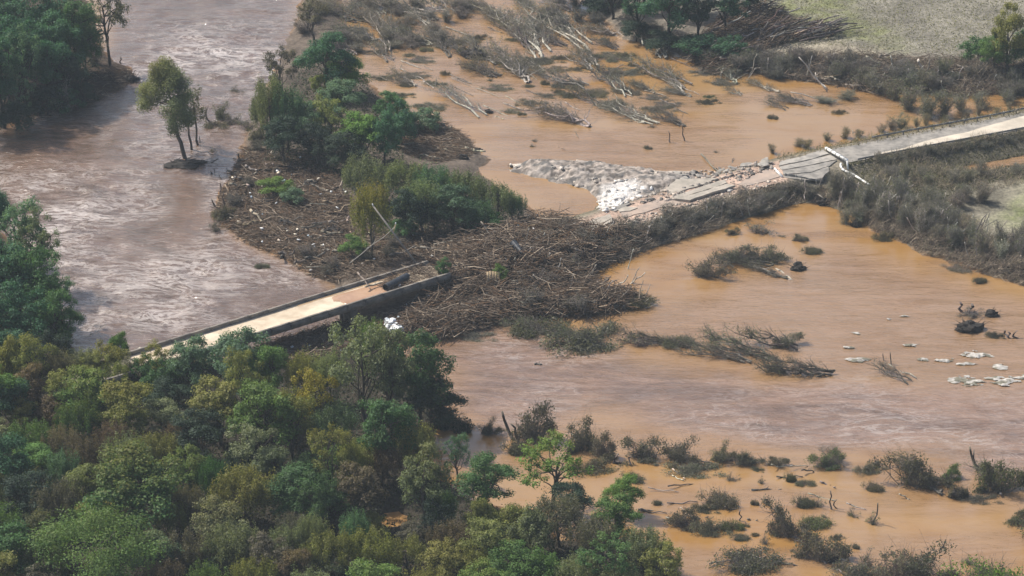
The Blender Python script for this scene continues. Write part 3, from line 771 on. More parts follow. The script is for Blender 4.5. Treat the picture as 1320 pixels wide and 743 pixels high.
def drowned_proto(seed, H=4., Wd=6., lean=0.0, clumps=16, per=70, sparse=False):
    rng = np.random.default_rng(seed); st = MB(); lf = MB()
    for k in range(clumps):
        a = rng.uniform(0, 2 * np.pi); sp = (rng.uniform() ** .6) * Wd * .46; h = H * rng.uniform(.12, 1.0) * (1 - .55 * (sp / (Wd * .46)) ** 2) * (.65 + .5 * math.sin(a * 2 + seed) * (sp / Wd * 2))
        c = np.array([np.cos(a) * sp - lean * h * .7 + (.18 * Wd if h < .3 * H else 0), np.sin(a) * sp * .8, max(.15, h)])
        b = np.array([rng.normal() * .5, rng.normal() * .4, -.5])
        pts = limb(st, rng, b, c, rng.uniform(.04, .09), .025, 4, .07, 4)
        for j in range(22):
            i = rng.integers(1, 5); p = pts[i]
            d = rng.normal(size=3) + np.array([-lean, 0, .35]); d /= np.linalg.norm(d); q = p + d * rng.uniform(.4, 1.3)
            st.sticks([p], [q], .024, .010, 3, (1, 1, 1), cap=False)
            d2 = d + rng.normal(size=3) * .6; st.sticks([q], [q + d2 * rng.uniform(.2, .6)], .012, .006, 3, (1, 1, 1), cap=False)
        n = per if not sparse else per // 3
        r = rng.uniform(.55, 1.15) * Wd / 6
        d = rdir(rng, n); p = c + d * r * (rng.uniform(size=(n, 1)) ** .5) * np.array([1.15, 1, .75])
        p[:, 2] -= .25 * rng.uniform(size=n); p[:, 2] = np.maximum(p[:, 2], .04 + .2 * rng.uniform(size=n))
        v = np.clip(rng.normal(.45, .22, n) + rng.normal() * .15, 0, 1)
        lf.leaves(p, d + rng.normal(size=(n, 3)) * .9, .25 * rng.uniform(.6, 1.4, n), .42, np.stack([v, np.clip(p[:, 2] / H, 0, 1), rng.uniform(size=n)], 1), rng)
    return {'stems': st.mesh('stems', M['wood']), 'foliage': lf.mesh('foliage', M['leaf'], 'leaf'), 'H': H, 'W': Wd}
DROWN = {'up': [drowned_proto(s, clumps=24, per=105) for s in (31, 32, 33, 41, 42)], 'lean': [drowned_proto(s, lean=1.0, clumps=26, per=110) for s in (34, 35)],
         'sparse': [drowned_proto(s, H=4.5, Wd=4.5, clumps=12, per=90, sparse=True) for s in (36, 37, 43)],
         'low': [drowned_proto(s, H=1.7, Wd=7, lean=.5, clumps=26, per=120) for s in (38, 39, 40)]}
def felled_proto(seed, L=12., stems=4, brush=1.0):
    # butt at +X, crown fanning towards -X, all lying in the water
    rng = np.random.default_rng(seed); tk = MB(); br = MB(); lf = MB()
    for k in range(stems):
        b = np.array([L * .5 - (rng.uniform() ** 2) * L * .35 * (k > 0), rng.normal() * .6, .1 + rng.uniform() * .3])
        t = np.array([-L * rng.uniform(.1, .5), rng.normal() * L * .10, rng.uniform(.2, 1.5)])
        pts = limb(tk, rng, b, t, rng.uniform(.12, .19), .06, 6, .028, 5)
        for j in range(18):
            i = rng.integers(1, 7); p = pts[i]
            d = np.array([-1.0, rng.normal() * .75, abs(rng.normal()) * .4]); d /= np.linalg.norm(d); ln = rng.uniform(.8, 3.2)
            q = p + d * ln; q[2] = max(q[2], .02); m_ = (p + q) / 2 + rng.normal(size=3) * .15
            (tk if rng.uniform() < .4 else br).sticks([p, m_], [m_, q], [.055, .04], [.04, .018], 3, (1, 1, 1), cap=False)
            for _ in range(6):
                d2 = d + rng.normal(size=3) * .45; d2 /= np.linalg.norm(d2); o2 = p + (q - p) * rng.uniform(.2, 1)
                br.sticks([o2], [o2 + d2 * rng.uniform(.4, 1.5)], .02, .008, 3, (1, 1, 1), cap=False)
            n = int((26 if i > 3 else 6) * brush)
            p2 = q - d * rng.uniform(0, 1.2, (n, 1)) + rng.normal(size=(n, 3)) * np.array([.5, .42, .22]); p2[:, 2] = np.abs(p2[:, 2])
            lf.leaves(p2, rng.normal(size=(n, 3)) + np.array([0, 0, .3]), .23 * rng.uniform(.5, 1.4, n), .35, np.stack([rng.uniform(size=n), np.full(n, .3), rng.uniform(size=n)], 1), rng)
    return {'trunk': tk.mesh('trunk', M['wood']), 'branches': br.mesh('branches', M['wood']), 'foliage': lf.mesh('foliage', M['leaf'], 'leaf'), 'L': L}
FELL = [felled_proto(s, stems=n, brush=b_) for s, n, b_ in ((51, 5, 1.0), (52, 4, 1.2), (53, 7, .9), (54, 3, 1.3), (55, 2, 1.0), (56, 6, 1.1))]

KIND_OF_PART = {'trunk': 'wood', 'branches': 'wood', 'twigs': 'wood', 'stems': 'wood', 'crown': 'leaf', 'foliage': 'leaf', 'leaves': 'leaf'}
def plant(name, proto, label, cat, loc, rot, scale, leafc, woodc, group=None, sunlit_yellowing=0.0, px=None, tw=None):
    root = empty(name, loc, rot, scale); tag(root, label, cat, group, px)
    for k, me in proto.items():
        if k in ('H', 'W', 'L'): continue
        c = leafc if KIND_OF_PART[k] == 'leaf' else (tw if (tw and k in ('twigs', 'branches') and k != 'trunk') else woodc)
        o = link(k, me, root, c)
        if KIND_OF_PART[k] == 'leaf': o['sunlit_yellowing'] = float(sunlit_yellowing)
        if k in ('branches', 'twigs'): o['kind'] = 'stuff'
    return root
def cosdep(p): 
    dep = math.atan2(CAMZ, p.y - CAMY); return math.cos(dep), math.sin(dep)
def upright(name, protos, label, cat, bx, by, top, w, leafc, woodc, group=None, sunlit_yellowing=0.0, tilt=0.0, pick=None, px=None):
    p = G(bx, by); s = scale_at(p); c, sn = cosdep(p)
    Wm = w / s * 1.12; Hm = max(.6, ((by - top) / s - Wm * .06 * sn) / c) * 1.05
    pr = protos[(pick if pick is not None else random.randrange(99)) % len(protos)]
    sx = Wm / pr['W']
    return plant(name, pr, label, cat, p, (0, tilt, R(0, 6.28) if not tilt else R(-.3, .3)), (sx * R(.95, 1.05), sx * R(.92, 1.05), Hm / pr['H']), leafc, woodc, group, sunlit_yellowing, px or (bx, (by + top) / 2))

# ------------------------------------------------------------------ trees
TEAL = (.040, .095, .060); DGREEN = (.048, .098, .042); GREEN = (.078, .138, .044); BRIGHT = (.105, .175, .045); OLIVE = (.140, .150, .058)
YELLOW = (.24, .215, .038); BLUEG = (.072, .125, .085); GREYG = (.118, .138, .086); GREYB = (.150, .136, .102); BROWN = (.135, .105, .072); DARK = (.036, .062, .041)
for _n in ('TEAL', 'DGREEN', 'GREEN', 'BRIGHT', 'OLIVE', 'YELLOW', 'BLUEG', 'GREYG'): globals()[_n] = tuple(x * f for x, f in zip(globals()[_n], (1.52, 1.52, 1.28)))
CNAME = {TEAL: 'dark teal', DGREEN: 'dark green', GREEN: 'mid green', BRIGHT: 'bright green', OLIVE: 'olive', YELLOW: 'yellow-green', BLUEG: 'blue-green', GREYG: 'grey-green', GREYB: 'grey-brown', BROWN: 'brownish', DARK: 'very dark green'}
FNAME = {'round': 'rounded tree', 'oval': 'narrow tree', 'plume': 'feathery bushy tree', 'loose': 'loose airy tree', 'spread': 'broad tree', 'low': 'low bush'}
BARK = (.10, .085, .07); PALEBARK = (.30, .28, .25); DARKBARK = (.05, .042, .036)
def vary(c, a=.14):
    f = 1 + R(-a, a); return tuple(max(.004, x * f * (1 + R(-.06, .06))) for x in c)
PLACED = []
def tree(form, colr, bx, by, top, w, label=None, group='trees', sunlit_yellowing=0.0, bark=BARK, where=None, pick=None):
    low = form == 'low'
    if label is None:
        r = where or relation(bx, (by + top) / 2)
        label = f"{CNAME[colr]} {FNAME[form]} {r}"
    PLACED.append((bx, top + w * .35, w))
    return upright('bush' if low else 'tree', TREES[form], label, 'bush' if low else 'tree', bx, by, top, w, vary(colr), bark, group, sunlit_yellowing, 0, pick)

G1 = 'trees of the wood in front of the bridge'
for a in [
 # form, colour, base x, base y, crown top y, crown width, label, turning
 ('loose', OLIVE, 48, 520, 430, 62, 'airy olive tree standing against the dark left bank, forked trunk showing', .4),
 ('low', OLIVE, 10, 520, 447, 45, None, .2), ('round', GREEN, -8, 560, 470, 70, None, .0), ('round', TEAL, 18, 560, 490, 60, None, 0),
 ('low', GREEN, 155, 470, 432, 28, 'small dark green bush poking up before the bridge rail at its left end', .0),
 ('plume', GREYG, 108, 500, 446, 52, 'grey-green feathery bush beside the river left of the bridge', .1),
 ('low', OLIVE, 140, 492, 448, 46, None, .5), ('loose', GREYB, 178, 505, 462, 44, None, .1),
 ('loose', OLIVE, 201, 500, 444, 44, 'thin olive tree with open crown in front of the pale bridge deck', .3),
 ('low', DGREEN, 203, 512, 470, 52, None, .0), ('round', GREEN, 118, 555, 474, 70, None, .5), ('loose', OLIVE, 85, 545, 478, 55, None, .4),
 ('round', OLIVE, 165, 575, 492, 72, None, .5), ('round', DARK, 218, 545, 490, 60, None, 0),
 ('round', BLUEG, 252, 520, 438, 58, 'blue-green rounded tree whose top overlaps the pale bridge deck', .0),
 ('round', BLUEG, 312, 525, 430, 78, 'large blue-green tree with rounded top hiding the middle of the bridge', .0),
 ('round', GREEN, 348, 530, 444, 52, None, .0), ('loose', OLIVE, 318, 560, 452, 60, None, .2), ('round', OLIVE, 285, 575, 490, 75, None, .2),
 ('plume', OLIVE, 395, 520, 450, 60, None, .3), ('plume', GREYG, 425, 525, 448, 55, None, .1),
 ('loose', YELLOW, 408, 570, 474, 62, 'sunlit yellow-green tree, the yellowest crown of the wood', .8),
 ('loose', GREYG, 470, 560, 412, 88, 'tall grey-green tree with pale limbs in front of the white tank', .05),
 ('round', DGREEN, 540, 548, 436, 84, 'big dark green tree at the right edge of the wood over brown water', .0),
 ('round', DARK, 556, 560, 492, 70, None, .0), ('oval', GREYG, 505, 560, 430, 60, None, .0), ('plume', GREEN, 478, 480, 408, 42, None, .2),
 ('round', DGREEN, 500, 615, 514, 82, 'deep green rounded tree above the brown pool in the wood', .0),
 ('loose', OLIVE, 425, 645, 548, 60, None, .5), ('round', GREEN, 345, 600, 495, 88, None, .1), ('loose', OLIVE, 380, 600, 500, 60, None, .3),
 ('loose', GREYG, 330, 625, 545, 75, None, .1), ('round', DARK, 260, 600, 530, 70, None, .0),
 ('round', BROWN, 464, 682, 600, 66, 'brown-olive rounded tree left of the brown pool in the wood', .2),
 ('round', DGREEN, 415, 690, 612, 60, None, .0), ('oval', GREYG, 548, 690, 578, 56, 'loose olive-grey tree on the right of the brown pool', .3),
 ('loose', BLUEG, 590, 620, 558, 36, 'small grey-green flooded tree with green tip standing in brown water', .0),
 ('round', DGREEN, 628, 662, 590, 74, 'dark green flooded tree left of the sparse yellow-green one', .0),
 ('loose', BRIGHT, 712, 655, 560, 80, 'sparse yellow-green tree through which brown water shows', .35),
 ('round', BRIGHT, 805, 665, 614, 46, 'small bright green tree at the right end of the wood', .0),
 ('round', DARK, 735, 680, 622, 62, None, .0), ('plume', GREYB, 720, 705, 632, 70, None, .0), ('low', OLIVE, 660, 690, 655, 62, 'group of round olive bush crowns in the flooded wood', .1),
 ('low', OLIVE, 618, 690, 650, 46, None, .2), ('low', GREYG, 690, 720, 665, 60, None, .0), ('round', GREEN, 795, 710, 640, 56, None, .0),
 ('plume', GREYB, 765, 728, 660, 66, None, .0), ('plume', GREYG, 830, 735, 680, 66, None, .0), ('low', OLIVE, 855, 755, 705, 56, None, .1),
 ('round', DGREEN, 180, 700, 585, 112, 'large dark tree with bronze-tinted rounded top in the lower wood', .55),
 ('spread', GREEN, 122, 775, 668, 150, 'broad fresh green tree with layered boughs near the bottom left corner', .15),
 ('oval', GREEN, 102, 700, 655, 36, None, .0), ('round', GREEN, 246, 650, 580, 58, None, .3), ('plume', OLIVE, 315, 680, 600, 90, None, .3), ('round', DGREEN, 385, 670, 605, 95, None, .0),
 ('plume', BROWN, 110, 630, 560, 60, None, .0), ('plume', BLUEG, 85, 640, 575, 60, None, .0), ('round', DARK, 40, 680, 610, 70, None, .0), ('plume', OLIVE, 30, 640, 598, 60, None, .3),
 ('plume', GREYB, 75, 690, 615, 70, None, .0), ('plume', OLIVE, 205, 610, 555, 60, None, .2), ('plume', BROWN, 150, 600, 540, 55, None, .0), ('plume', GREEN, 40, 590, 540, 66, None, .1),
 ('round', TEAL, 5, 650, 560, 80, None, .0), ('plume', GREYG, 150, 560, 515, 50, None, .0), ('low', BROWN, 60, 560, 520, 46, 'dusty mauve-brown bush under the airy olive tree', .0), ('plume', BROWN, 235, 590, 540, 50, None, .0),
 ('plume', OLIVE, 425, 755, 680, 70, None, .2), ('plume', OLIVE, 480, 745, 680, 70, None, .35), ('plume', GREYG, 370, 740, 675, 62, None, .0), ('plume', GREYB, 375, 705, 660, 50, None, .0),
 ('plume', OLIVE, 525, 740, 690, 60, None, .3), ('round', OLIVE, 575, 755, 700, 60, None, .4), ('plume', OLIVE, 620, 755, 700, 66, None, .2), ('round', GREEN, 660, 765, 705, 70, None, .0),
 ('low', GREEN, 700, 770, 720, 60, None, .0), ('plume', GREYG, 745, 775, 715, 70, None, .0), ('plume', GREYG, 800, 780, 720, 60, None, .1),
 ('plume', GREYG, 300, 745, 670, 75, None, .0), ('plume', GREYB, 245, 745, 680, 70, None, .0), ('plume', OLIVE, 225, 700, 640, 56, None, .1), ('round', DGREEN, 20, 760, 680, 80, None, .0), ('plume', GREYG, 60, 760, 690, 66, None, .0),
 ('plume', OLIVE, 330, 790, 715, 66, None, .5), ('plume', GREYG, 400, 800, 730, 70, None, .0), ('plume', BROWN, 215, 790, 720, 66, None, .0), ('plume', GREEN, 270, 800, 725, 66, None, .1), ('round', GREEN, 480, 800, 725, 70, None, .2), ('plume', OLIVE, 545, 800, 728, 66, None, .2),
 ('low', OLIVE, 478, 700, 668, 44, None, .2), ('plume', OLIVE, 152, 508, 464, 50, None, .2), ('low', DGREEN, 186, 504, 466, 46, None, .0), ('loose', OLIVE, 124, 505, 455, 46, None, .3), ('low', GREYG, 228, 500, 464, 34, None, .0), ('low', GREYB, 535, 702, 676, 44, None, .0),
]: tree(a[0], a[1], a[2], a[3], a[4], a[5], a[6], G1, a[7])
# further trees filling the wood between those
fill = 0
for k in range(900):
    x = R(-90, 600) if R(0, 1) < .85 else R(600, 860); y = R(470, 830)
    if y - 25 < 505 and x > 120: continue
    if x > 540 and y < 690 + (x - 540) * .1: continue
    if x > 470 and x < 560 and 640 < y < 735: continue
    w = R(44, 78); top = y - R(48, 78)
    if top < 505 and x > 90: continue
    cy = top + w * .35
    if any((x - q[0]) ** 2 + ((cy - q[1]) * 1.5) ** 2 < (.52 * (w * .5 + q[2] * .5)) ** 2 * 1.25 for q in PLACED): continue
    f = random.choice(['plume', 'plume', 'round', 'loose', 'round']); c = random.choice([OLIVE, GREYG, DGREEN, GREEN, GREYB, BROWN, BLUEG, DARK])
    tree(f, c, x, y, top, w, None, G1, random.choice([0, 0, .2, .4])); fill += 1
print('fill trees', fill)

G2 = 'tall trees on the near left bank'
for a in [('round', TEAL, -5, 330, 238, 50, None, 0), ('loose', BLUEG, 30, 365, 258, 70, None, 0), ('loose', GREYG, 52, 375, 272, 56, 'loose grey-green tree with open crown overhanging the foaming river', 0), ('round', TEAL, 15, 420, 312, 85, None, 0),
          ('round', DGREEN, 48, 425, 320, 70, None, 0), ('loose', BLUEG, 78, 420, 352, 48, 'pale blue-green treetop nearest the river on the near left bank', 0), ('round', TEAL, 25, 470, 372, 80, None, 0), ('round', DGREEN, 74, 465, 378, 58, 'dark green tree leaning over the river above the wood', 0),
          ('round', TEAL, -25, 480, 380, 70, None, 0), ('round', DARK, 70, 492, 430, 50, None, 0), ('round', TEAL, 5, 500, 425, 70, None, 0), ('round', DARK, 40, 400, 340, 60, None, 0)]:
    tree(a[0], a[1], *a[2:6], a[6], G2, a[7], DARKBARK)
G3 = 'trees on the upstream left bank'
for a in [('round', TEAL, 10, 95, -10, 75), ('round', TEAL, 60, 100, -8, 72), ('round', DGREEN, 100, 100, 2, 62), ('round', TEAL, 30, 130, 25, 72), ('loose', BLUEG, 35, 150, 35, 56), ('round', TEAL, 78, 130, 20, 66), ('round', DGREEN, 112, 105, 30, 40),
          ('oval', TEAL, 5, 165, 55, 58), ('loose', BLUEG, 25, 165, 82, 46), ('round', TEAL, 65, 140, 50, 60), ('round', DARK, 90, 135, 70, 52), ('low', DARK, 60, 150, 112, 60), ('low', DARK, 20, 170, 135, 60), ('low', DARK, 105, 138, 110, 44), ('round', TEAL, -25, 170, 40, 70), ('round', TEAL, -30, 110, -10, 80), ('low', TEAL, 85, 145, 118, 46)]:
    tree(a[0], a[1], *a[2:6], None, G3, 0, DARKBARK)
upright('tree', [TREES['loose'][1]], 'tall nearly bare tree with dark trunk on the tip of the upper bank', 'tree', 142, 84, -30, 52, vary(GREYB), DARKBARK, None, 0)
upright('bare_tree', BARE, 'small leafless pale tree beside the bare tall tree on the upper bank', 'tree', 124, 84, 48, 30, GREYB, PALEBARK)
G4 = 'trees of the wooded island in the debris'
for a in [('loose', GREYB, 405, 52, -4, 46, 'grey-brown half-bare tree at the top of the wooded island'), ('round', TEAL, 422, 125, 45, 66, 'large teal-green tree at the back of the wooded island'), ('round', BRIGHT, 448, 125, 72, 48, 'bright green rounded tree at the upper right of the wooded island'),
          ('loose', GREYB, 362, 140, 60, 46, 'grey-brown airy tree at the river edge of the wooded island'), ('plume', GREYG, 350, 190, 92, 48, None), ('plume', BLUEG, 372, 195, 105, 50, None), ('plume', GREYG, 340, 175, 120, 40, None), ('round', BLUEG, 440, 160, 104, 58, None),
          ('low', OLIVE, 414, 122, 98, 26, None), ('loose', OLIVE, 425, 200, 127, 52, 'olive tree with visible pale trunk in the middle of the island'), ('round', BLUEG, 398, 198, 135, 50, None), ('round', BRIGHT, 468, 212, 146, 62, 'bright green tree standing right of the olive one in the island'), ('round', TEAL, 495, 215, 150, 44, None),
          ('round', DGREEN, 505, 168, 118, 40, None), ('low', TEAL, 512, 190, 140, 50, None), ('low', BLUEG, 548, 168, 143, 48, None), ('round', DARK, 365, 212, 150, 56, None), ('round', DARK, 445, 222, 170, 56, None), ('round', DARK, 410, 215, 160, 46, None),
          ('plume', GREYG, 470, 262, 198, 62, None), ('plume', GREYG, 520, 268, 205, 64, None), ('plume', BLUEG, 560, 280, 210, 60, None), ('plume', GREYG, 600, 285, 216, 58, None), ('plume', GREYG, 640, 290, 232, 50, None), ('plume', BLUEG, 660, 288, 246, 40, None),
          ('plume', GREYG, 545, 300, 226, 60, None), ('round', DARK, 530, 305, 245, 54, None), ('round', BLUEG, 585, 302, 240, 56, None), ('plume', BLUEG, 615, 300, 252, 52, None), ('round', DARK, 560, 305, 260, 44, None), ('low', DGREEN, 520, 306, 284, 40, None), ('low', DGREEN, 625, 302, 272, 44, None),
          ('low', BRIGHT, 352, 250, 232, 46, 'low green bush lying across the wrack near the river'), ('low', GREEN, 455, 332, 308, 34, 'low green bush at the foot of the yellow-topped tree'), ('low', BLUEG, 378, 262, 244, 34, None)]:
    tree(a[0], a[1], *a[2:6], a[6], G4, 0)
tree('plume', OLIVE, 480, 334, 230, 56, 'olive tree with yellowing top between the wrack and the leaning pole', G4, 1.0)
G5 = 'trees in the dark wood beyond the orange water'
for a in [('oval', TEAL, 822, 48, -30, 44), ('round', TEAL, 862, 62, -28, 60), ('oval', DARK, 900, 58, -30, 46), ('oval', TEAL, 935, 45, -30, 50), ('round', DARK, 790, 25, -40, 56), ('round', DARK, 740, 8, -40, 60), ('low', TEAL, 942, 78, 50, 44), ('low', TEAL, 900, 72, 46, 56), ('low', DARK, 855, 68, 44, 50),
          ('oval', DARK, 965, 20, -40, 50), ('round', DARK, 880, 20, -50, 70), ('low', DARK, 820, 52, 28, 40), ('low', DARK, 770, 20, 0, 44), ('round', DARK, 830, 10, -50, 60)]:
    tree(a[0], a[1], *a[2:6], None, G5, 0, DARKBARK)
tree('oval', OLIVE, 1297, 100, 8, 44, 'tall narrow tree standing alone at the edge of the grey field', None, .3)
for a in [('low', DGREEN, 1262, 82, 52, 46), ('round', GREEN, 1280, 96, 48, 40), ('round', DGREEN, 1318, 100, 40, 36), ('low', GREEN, 1340, 90, 30, 50)]: tree(a[0], a[1], *a[2:6], None, 'bushes round the tall tree', 0)

# the lone group in the river: one big leaning tree, two thin companions
p = G(239, 205); s = scale_at(p)
lone = empty('leaning_tree', p + Vector((0, 0, .3))); tag(lone, 'tall leafy tree leaning left out of the river on a mound of roots', 'tree', px=(226, 140))
rng = np.random.default_rng(99); mb = MB(); cr = MB()
T0 = Vector((0, 0, -.5)); T1 = Vector((-14 / s, .5, 7.5)); T2 = Vector((-20 / s, .5, 17))
limb(mb, rng, T0, T1, .42, .28, 5, .02, 8); limb(mb, rng, T1, T2, .28, .08, 6, .03, 7)
for k in range(60):
    f = rng.uniform(0, 1) ** .85; zz = 5.6 + f * 12.6; rr = 5.2 * math.sin(math.pi * min(1, .22 + f * .74)) ** .8
    a = rng.uniform(0, 6.28); rq = rr * rng.uniform(.45, 1); c = np.array([-14 / s - 1.2 * f + math.cos(a) * rq, math.sin(a) * rq, zz])
    limb(mb, rng, np.array(T1) + (np.array(T2) - np.array(T1)) * f * .8, c, .10, .03, 4, .06, 5)
    n = 470; d = rdir(rng, n); q = c + d * 1.6 * rng.uniform(size=(n, 1)) ** .5
    cr.leaves(q, d + rng.normal(size=(n, 3)) * .6 + np.array([0, 0, .4]), .29 * rng.uniform(.6, 1.3, n), .6, np.stack([np.clip(rng.normal(.5, .2, n) + rng.normal() * .14, 0, 1), np.clip((q[:, 2] - 12) / 8 - (q[:, 0] + 3) * .12, 0, 1), rng.uniform(size=n)], 1), rng)  # yellower to the upper left: sunlit side painted into the leaves
link('trunk', mb.mesh('trunk', M['wood']), lone, (.11, .09, .075)); o = link('crown', cr.mesh('crown', M['leaf'], 'leaf'), lone, (.17, .205, .098)); o['sunlit_yellowing'] = .45
for bx, by, tx, ty, cw, lab in ((247, 194, 240, 132, 26, 'thin dark trunk rising behind the leaning tree in the river'), (256, 188, 250, 128, 34, 'thin tree with sparse crown right of the leaning tree in the river')):
    p = G(bx, by); s = scale_at(p); Hh = (by - ty) / s / .91
    t = empty('slender_tree', p); tag(t, lab, 'tree', px=(bx, by - 30)); mb = MB(); cr = MB()
    top = np.array([(tx - bx) / s, .3, Hh]); pts = limb(mb, rng, (0, 0, -.5), top, .26, .08, 6, .02, 6)
    for k in range(9):
        a = rng.uniform(0, 6.28); c = top + np.array([math.cos(a) * cw / s * .5 + .8, math.sin(a) * 1.4, rng.uniform(-4, 1.5)])
        limb(mb, rng, pts[4], c, .07, .02, 3, .06, 4); n = 60; d = rdir(rng, n)
        cr.leaves(c + d * 1.0 * rng.uniform(size=(n, 1)) ** .5, d + rng.normal(size=(n, 3)) * .7, .34, .6, np.stack([rng.uniform(size=n), np.full(n, .2), rng.uniform(size=n)], 1), rng)
    link('trunk', mb.mesh('trunk', M['wood']), t, (.10, .08, .065)); o = link('crown', cr.mesh('crown', M['leaf'], 'leaf'), t, (.13, .13, .08)); o['sunlit_yellowing'] = .2

# ------------------------------------------------------------------ drowned bushes, felled trees, stumps in the water
DK = (.150, .152, .118); DKG = (.14, .165, .095); GRY = (.215, .205, .165); WD = (.20, .175, .15); WP = (.40, .365, .31); TAN = (.19, .17, .115)
DN = {'up': 'upright drowned bush', 'lean': 'drowned bush bent over by the current', 'sparse': 'sparse drowned bush', 'low': 'flattened drowned brush'}
CN = {DK: 'dark', DKG: 'dark green', GRY: 'grey', TAN: 'tan', GREEN: 'green', BRIGHT: 'bright green', GREYG: 'grey-green', OLIVE: 'olive', DARK: 'blackish'}
def drowned(form, col, bx, by, top, w, label=None, wood=WD, tilt=0.0):
    p = G(bx, by - (2 if form != 'low' else w * .06)); s = scale_at(p); c, sn = cosdep(p); pr = random.choice(DROWN[form]); Wm = w / s
    dpt = .8 * Wm * (.8 if form == 'low' else .6)
    Hm = max(.4, ((by - top) / s - dpt * sn * .6) / c * ((1.12 if w > 40 else 1.0) if form in ('up', 'lean') else .85))
    if form == 'up': tilt = R(-.3, .12)
    Wm *= 1.28 if form != 'sparse' else 1.1
    q = p + Vector((0, dpt * .3, 0))
    if label is None: label = f"{CN[col]} {DN[form]} {relation(bx, by - 10)}"
    flip = -1 if False else 1
    return plant('drowned_bush', pr, label, 'bush', q, (0, tilt, R(-.5, .5)), (Wm / pr['W'] * flip, dpt / .8 / pr['W'] * 1.25, Hm / pr['H'] * 1.0), vary(col, .15), vary(wood, .2), 'drowned bushes in the floodwater', 0, (bx, by))
for a in [
 ('up', DK, 631, 563, 533, 26), ('up', DK, 684, 575, 511, 56, 'tallest dark drowned bush left of the flooded channel, leaning trunk beside it'), ('low', DK, 662, 588, 560, 34), ('up', DK, 742, 585, 526, 42, 'tall dark drowned bush with a pale stem across it'),
 ('up', GRY, 776, 594, 549, 34), ('low', TAN, 768, 612, 588, 58), ('up', DK, 832, 597, 556, 52), ('up', DK, 878, 599, 554, 46, 'dark dense drowned bush at the right of a pair beside the curved driftwood'), ('low', GRY, 893, 616, 595, 54),
 ('up', GRY, 929, 597, 562, 32, 'round drowned bush standing alone in the current'), ('lean', DK, 960, 603, 575, 36), ('up', DK, 999, 604, 583, 26), ('low', GREYG, 1016, 622, 604, 14), ('sparse', GRY, 942, 622, 604, 20), ('sparse', GREYG, 980, 626, 607, 12), ('low', DK, 1036, 628, 618, 22),
 ('low', GRY, 920, 655, 624, 42), ('low', DK, 908, 662, 648, 26), ('low', DK, 972, 652, 642, 9), ('low', DK, 1032, 656, 634, 26), ('sparse', GRY, 1053, 656, 630, 22), ('up', DK, 876, 684, 650, 46), ('low', GRY, 914, 692, 664, 36), ('low', GREYG, 942, 686, 667, 24), ('low', DK, 950, 698, 686, 22), ('sparse', GRY, 984, 704, 676, 16),
 ('lean', DK, 1015, 696, 640, 46, 'large grey drowned bush with a branch flung up to the left'), ('up', DK, 1050, 727, 672, 62, 'wide dark drowned bush low on the right of the wood'), ('low', GREYG, 1044, 684, 663, 38), ('low', DK, 950, 742, 704, 80), ('sparse', GREYG, 1098, 668, 645, 18), ('sparse', GREYG, 1122, 678, 648, 22),
 ('up', DKG, 1068, 607, 575, 42, 'dark green drowned bush alone in midstream, bare roots below'), ('low', GRY, 1121, 612, 595, 32), ('low', TAN, 1122, 634, 617, 24), ('lean', DK, 1182, 632, 576, 62, 'big dark drowned tree leaning left over the brown water'), ('low', DK, 1232, 645, 620, 24), ('up', GREEN, 1225, 622, 594, 28, 'small green bush between the two big drowned bushes at right'),
 ('up', DKG, 1283, 640, 578, 62, 'big drowned bush at the right edge with split bare trunks'), ('low', DK, 1262, 650, 637, 38), ('up', DKG, 1312, 680, 655, 38), ('up', DK, 1188, 750, 688, 80, 'largest dark drowned bush at the bottom right'), ('up', GRY, 1150, 752, 694, 50), ('sparse', DK, 1118, 735, 690, 30), ('low', GRY, 1110, 752, 722, 56),
 ('low', BRIGHT, 1262, 768, 712, 92, 'green leafy bush at the bottom edge on the right'), ('sparse', GREEN, 1246, 730, 708, 22), ('up', DK, 1345, 700, 640, 60), ('up', DK, 1360, 760, 700, 60),
 ('low', DK, 690, 438, 408, 66), ('low', DK, 757, 456, 418, 88, 'long dark brush mat below the grassy debris tip'), ('sparse', GRY, 826, 449, 424, 44), ('low', DK, 870, 450, 432, 36), ('sparse', GRY, 917, 441, 424, 30), ('up', DK, 1010, 452, 430, 42),
 ('up', GRY, 912, 360, 322, 44), ('up', GRY, 953, 342, 313, 42), ('up', GRY, 984, 340, 306, 40), ('sparse', GRY, 980, 304, 274, 48), ('up', TAN, 945, 305, 292, 20), ('up', GRY, 1029, 314, 298, 18), ('low', GRY, 1042, 329, 315, 24), ('low', TAN, 1140, 312, 296, 24),
 ('low', GRY, 1229, 350, 340, 34), ('low', DK, 1260, 367, 355, 18), ('sparse', DK, 1248, 412, 392, 46), ('low', DK, 1282, 437, 426, 18), ('sparse', DK, 590, 552, 520, 30), ('low', DARK, 580, 558, 528, 40), ('low', DK, 812, 622, 604, 26),
 ('low', GRY, 610, 440, 428, 40), ('sparse', GRY, 648, 418, 400, 30), ('low', TAN, 806, 398, 376, 50), ('sparse', GRY, 823, 392, 368, 34),
 # in the river
 ('sparse', GRY, 303, 121, 106, 20), ('up', GRY, 286, 158, 122, 22), ('sparse', GRY, 292, 165, 140, 30), ('low', GRY, 276, 168, 154, 26), ('sparse', GRY, 307, 162, 140, 26), ('sparse', GRY, 272, 200, 184, 12), ('low', DK, 290, 285, 262, 26), ('low', DK, 336, 347, 338, 16), ('sparse', GRY, 278, 302, 270, 24),
 ('sparse', GRY, 320, 170, 140, 30), ('up', GRY, 332, 185, 150, 30)]:
    drowned(a[0], a[1], *a[2:6], a[6] if len(a) > 6 else None)
